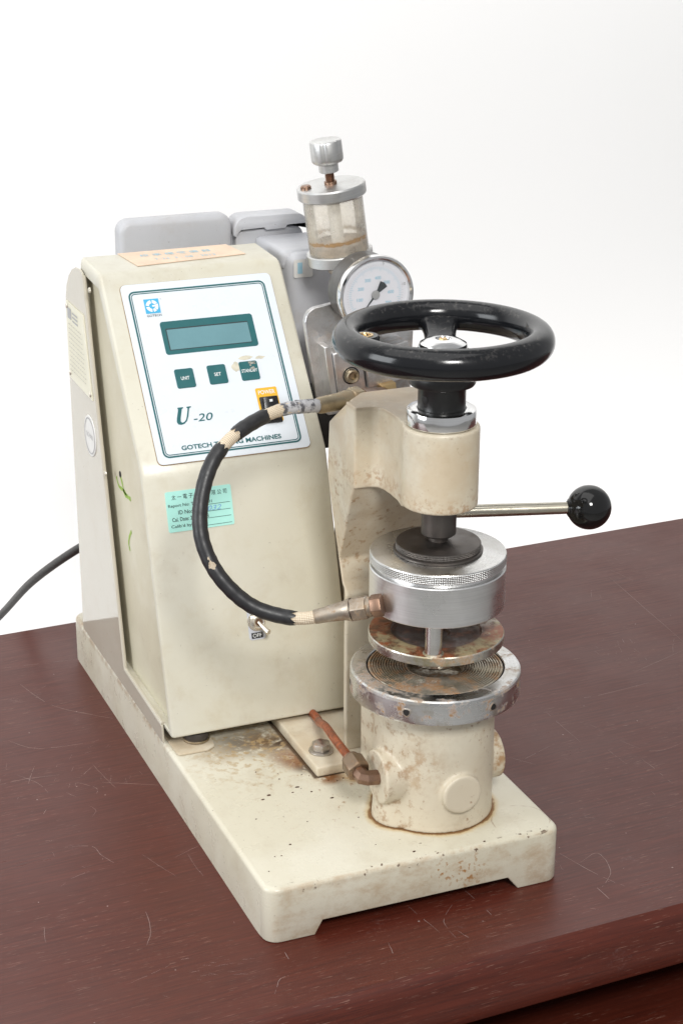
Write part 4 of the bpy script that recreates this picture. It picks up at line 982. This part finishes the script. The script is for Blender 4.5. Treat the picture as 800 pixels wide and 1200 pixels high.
# ---- grey motor body and its two terminal boxes at the rear
p = Part(); p.box((.198, .455, .290), (.278, .560, .4580), 'grey_box', .012, 4); p.box((.1950, .470, .4400), (.262, .550, .4600), 'grey_box', .006, 3); motor = p.build('motor_body', root, 40)
FW = frame((.2075, .4548, .4500), (1, 0, 0), (0, .02, 1))
p = Part(); p.flat(rr(-.006, -.014, .014, .004, .002), .0004, 'label_white', FW); p.flat(rr(.0185, -.002, .0310, .0055, .0006), .0004, 'label_tan', FW); p.flat([(-.002, -.010), (.003, -.010), (.003, .001), (-.002, .001)], .0007, 'ink_pale', FW); p.build('motor_sticker', motor, 0)
p = Part(); FB1 = frame((0, .5500, 0), (1, 0, 0), (0, 0, 1))
p.prism(rr(.0535, .395, .1722, .4842, .0125, 6), -.022, .0, 'grey_box', FB1, bev=.006, seg=4); p.build('terminal_box', root, 35)
p = Part(); p.prism(rr(.1760, .395, .2500, .4660, .010, 6), -.024, -.002, 'grey_box', FB1, bev=.002, seg=2)
lid = rr(.1735, .4000, .2530, .4800, .0130, 6); lid = [q for q in lid if q[1] > .466] 
lidp = [(.1735, .4600)] + [(.2530, .4600)] + lid
lo_ = sorted([q for q in lid], key=lambda q: -q[0])
p.prism([(.1735, .4610), (.1750, .4605), (.1768, .4640), (.1800, .4672), (.2050, .4682), (.2075, .4655), (.2280, .4660), (.2300, .4690), (.2480, .4690), (.2530, .4640), (.2530, .4700)] + lo_, -.024, .004, 'grey_box', FB1, bev=.0012)
p.build('lidded_terminal_box', root, 35)

# ---- hose: braided liner, torn rubber jackets, tape and end fittings
HP = [(.1330, .215, .3827), (.1010, .204, .3873), (.0736, .193, .3862), (.0428, .182, .3766), (.0199, .171, .3605), (.0060, .160, .3361), (.0002, .149, .3106), (.0034, .138, .2878), (.0140, .126, .2676), (.0322, .115, .2499), (.0543, .104, .2416), (.0727, .093, .2415), (.0986, .082, .2479)]
HC = resample(catmull(HP, 10), 121)
p = Part(); p.tube(HC, .0054, 'braid', 18, jitter=.03); hose = p.build('hose_liner', root, 60)
def jacket(i0, i1, r, mat, name, ragged=.0, jit=.012):
    q = Part(); idx = list(range(i0, i1 + 1)); R_ = [r * (1 + .02 * math.sin(i * 1.7)) for i in idx]
    if ragged: R_[0] *= .93; R_[-1] *= .93
    q.tube([HC[i] for i in idx], R_, mat, 22, jitter=jit, cap=False)
    for j in range(22):      # torn, uneven ends
        t0 = (HC[i0] - HC[i0 + 1]).normalized(); t1 = (HC[i1] - HC[i1 - 1]).normalized()
        q.v[j] += t0 * (rs.uniform(-.0022, .0030)); q.v[len(q.v) - 22 + j] += t1 * (rs.uniform(-.0022, .0034))
    return q.build(name, hose, 60)
jacket(0, 9, .0060, 'tape', 'worn_tape', jit=.05)
jacket(4, 16, .0057, 'tape', 'worn_tape', jit=.06)
jacket(22, 34, .0065, 'rubber', 'rubber_jacket', 1)
jacket(40, 106, .0065, 'rubber', 'rubber_jacket', 1)
# bare patch on the long jacket
q = Part(); b0 = HC[76]; tdir = (HC[77] - HC[75]).normalized(); nrm = (Vector((-.4392, -1.2072, .8611)) - b0); nrm = (nrm - tdir * tdir.dot(nrm)).normalized(); sd = tdir.cross(nrm)
vs = []; 
for i in range(-2, 3):
    wd = .75 * (1 - abs(i) / 3.2) * rs.uniform(.55, 1.25)
    for j in range(-3, 4):
        a_ = j / 3 * wd; c0 = HC[76 + i]; vs.append(c0 + tdir * rs.uniform(-.0007, .0007) + (nrm * math.cos(a_) + sd * math.sin(a_)) * (.00668 - .0003 * abs(j) / 3))
q.raw(vs, [(i * 7 + j, i * 7 + j + 1, (i + 1) * 7 + j + 1, (i + 1) * 7 + j) for i in range(4) for j in range(6)], 'braid'); q.build('bare_patch', hose, 60)
# upper end: ferrule, hex nut, brass nipple to the block
p = Part(); U0, U1 = Vector(HP[0]), Vector((.1655, .2260, .3812)); d = (U1 - U0).normalized()
p.tube([U0 - d * .004, U0, U0.lerp(U1, .6), U0.lerp(U1, .85), U1], [.0062, .0074, .0078, .0090, .0088], 'brass', 20)
FN = axframe(U1, d); p.prism(circ(0, 0, .0108, 6, .2), 0, .0115, 'brass', FN, bev=.0012)
U2 = Vector((.2470, .3390, .3440)); p.tube([U1 + d * .011, (U1 + d * .011).lerp(U2, .4), U2], [.0085, .0080, .0075], 'copper_nut', 16)
p.build('upper_fitting', hose, 30)
# lower end
p = Part(); V0 = Vector(HP[-1]); V1 = Vector((.1345, .0560, .2600)); d = (V1 - V0).normalized(); V00 = Vector(HC[112])
p.tube([V00, V00.lerp(V0, .3), V0, V0 + d * .006], [.0060, .0064, .0078, .0088], 'grimy_steel', 20)
FN = axframe(V0 + d * .005, d); p.lathe([(.0088, 0), (.0098, .003), (.0098, .004)], 'grimy_steel', T=FN, n=24); p.prism(circ(0, 0, .0108, 6, .1), .004, .0180, 'grimy_steel', FN, bev=.0015)
p.lathe([(.0085, .018), (.0085, .0215)], 'grimy_steel', T=FN, n=24)
p.prism(circ(0, 0, .0098, 6, .45), .0215, .0310, 'copper_nut', FN, bev=.001)
p.build('lower_fitting', hose, 30)

# ---- power cord leaving the rear to the left
p = Part(); p.tube(catmull([(.030, .553, .150), (.0037, .560, .1431), (-.020, .70, .0530), (-.0204, .90, -.0725), (-.05, 1.10, -.22), (-.10, 1.30, -.45), (-.2, 1.40, -.70), (-.4, 1.42, -.752)], 10), .0046, 'cord', 14)
pc = p.build('power_cord'); pc['label'] = 'black power cord running from the rear of the machine down past the table edge'; pc['category'] = 'cord'
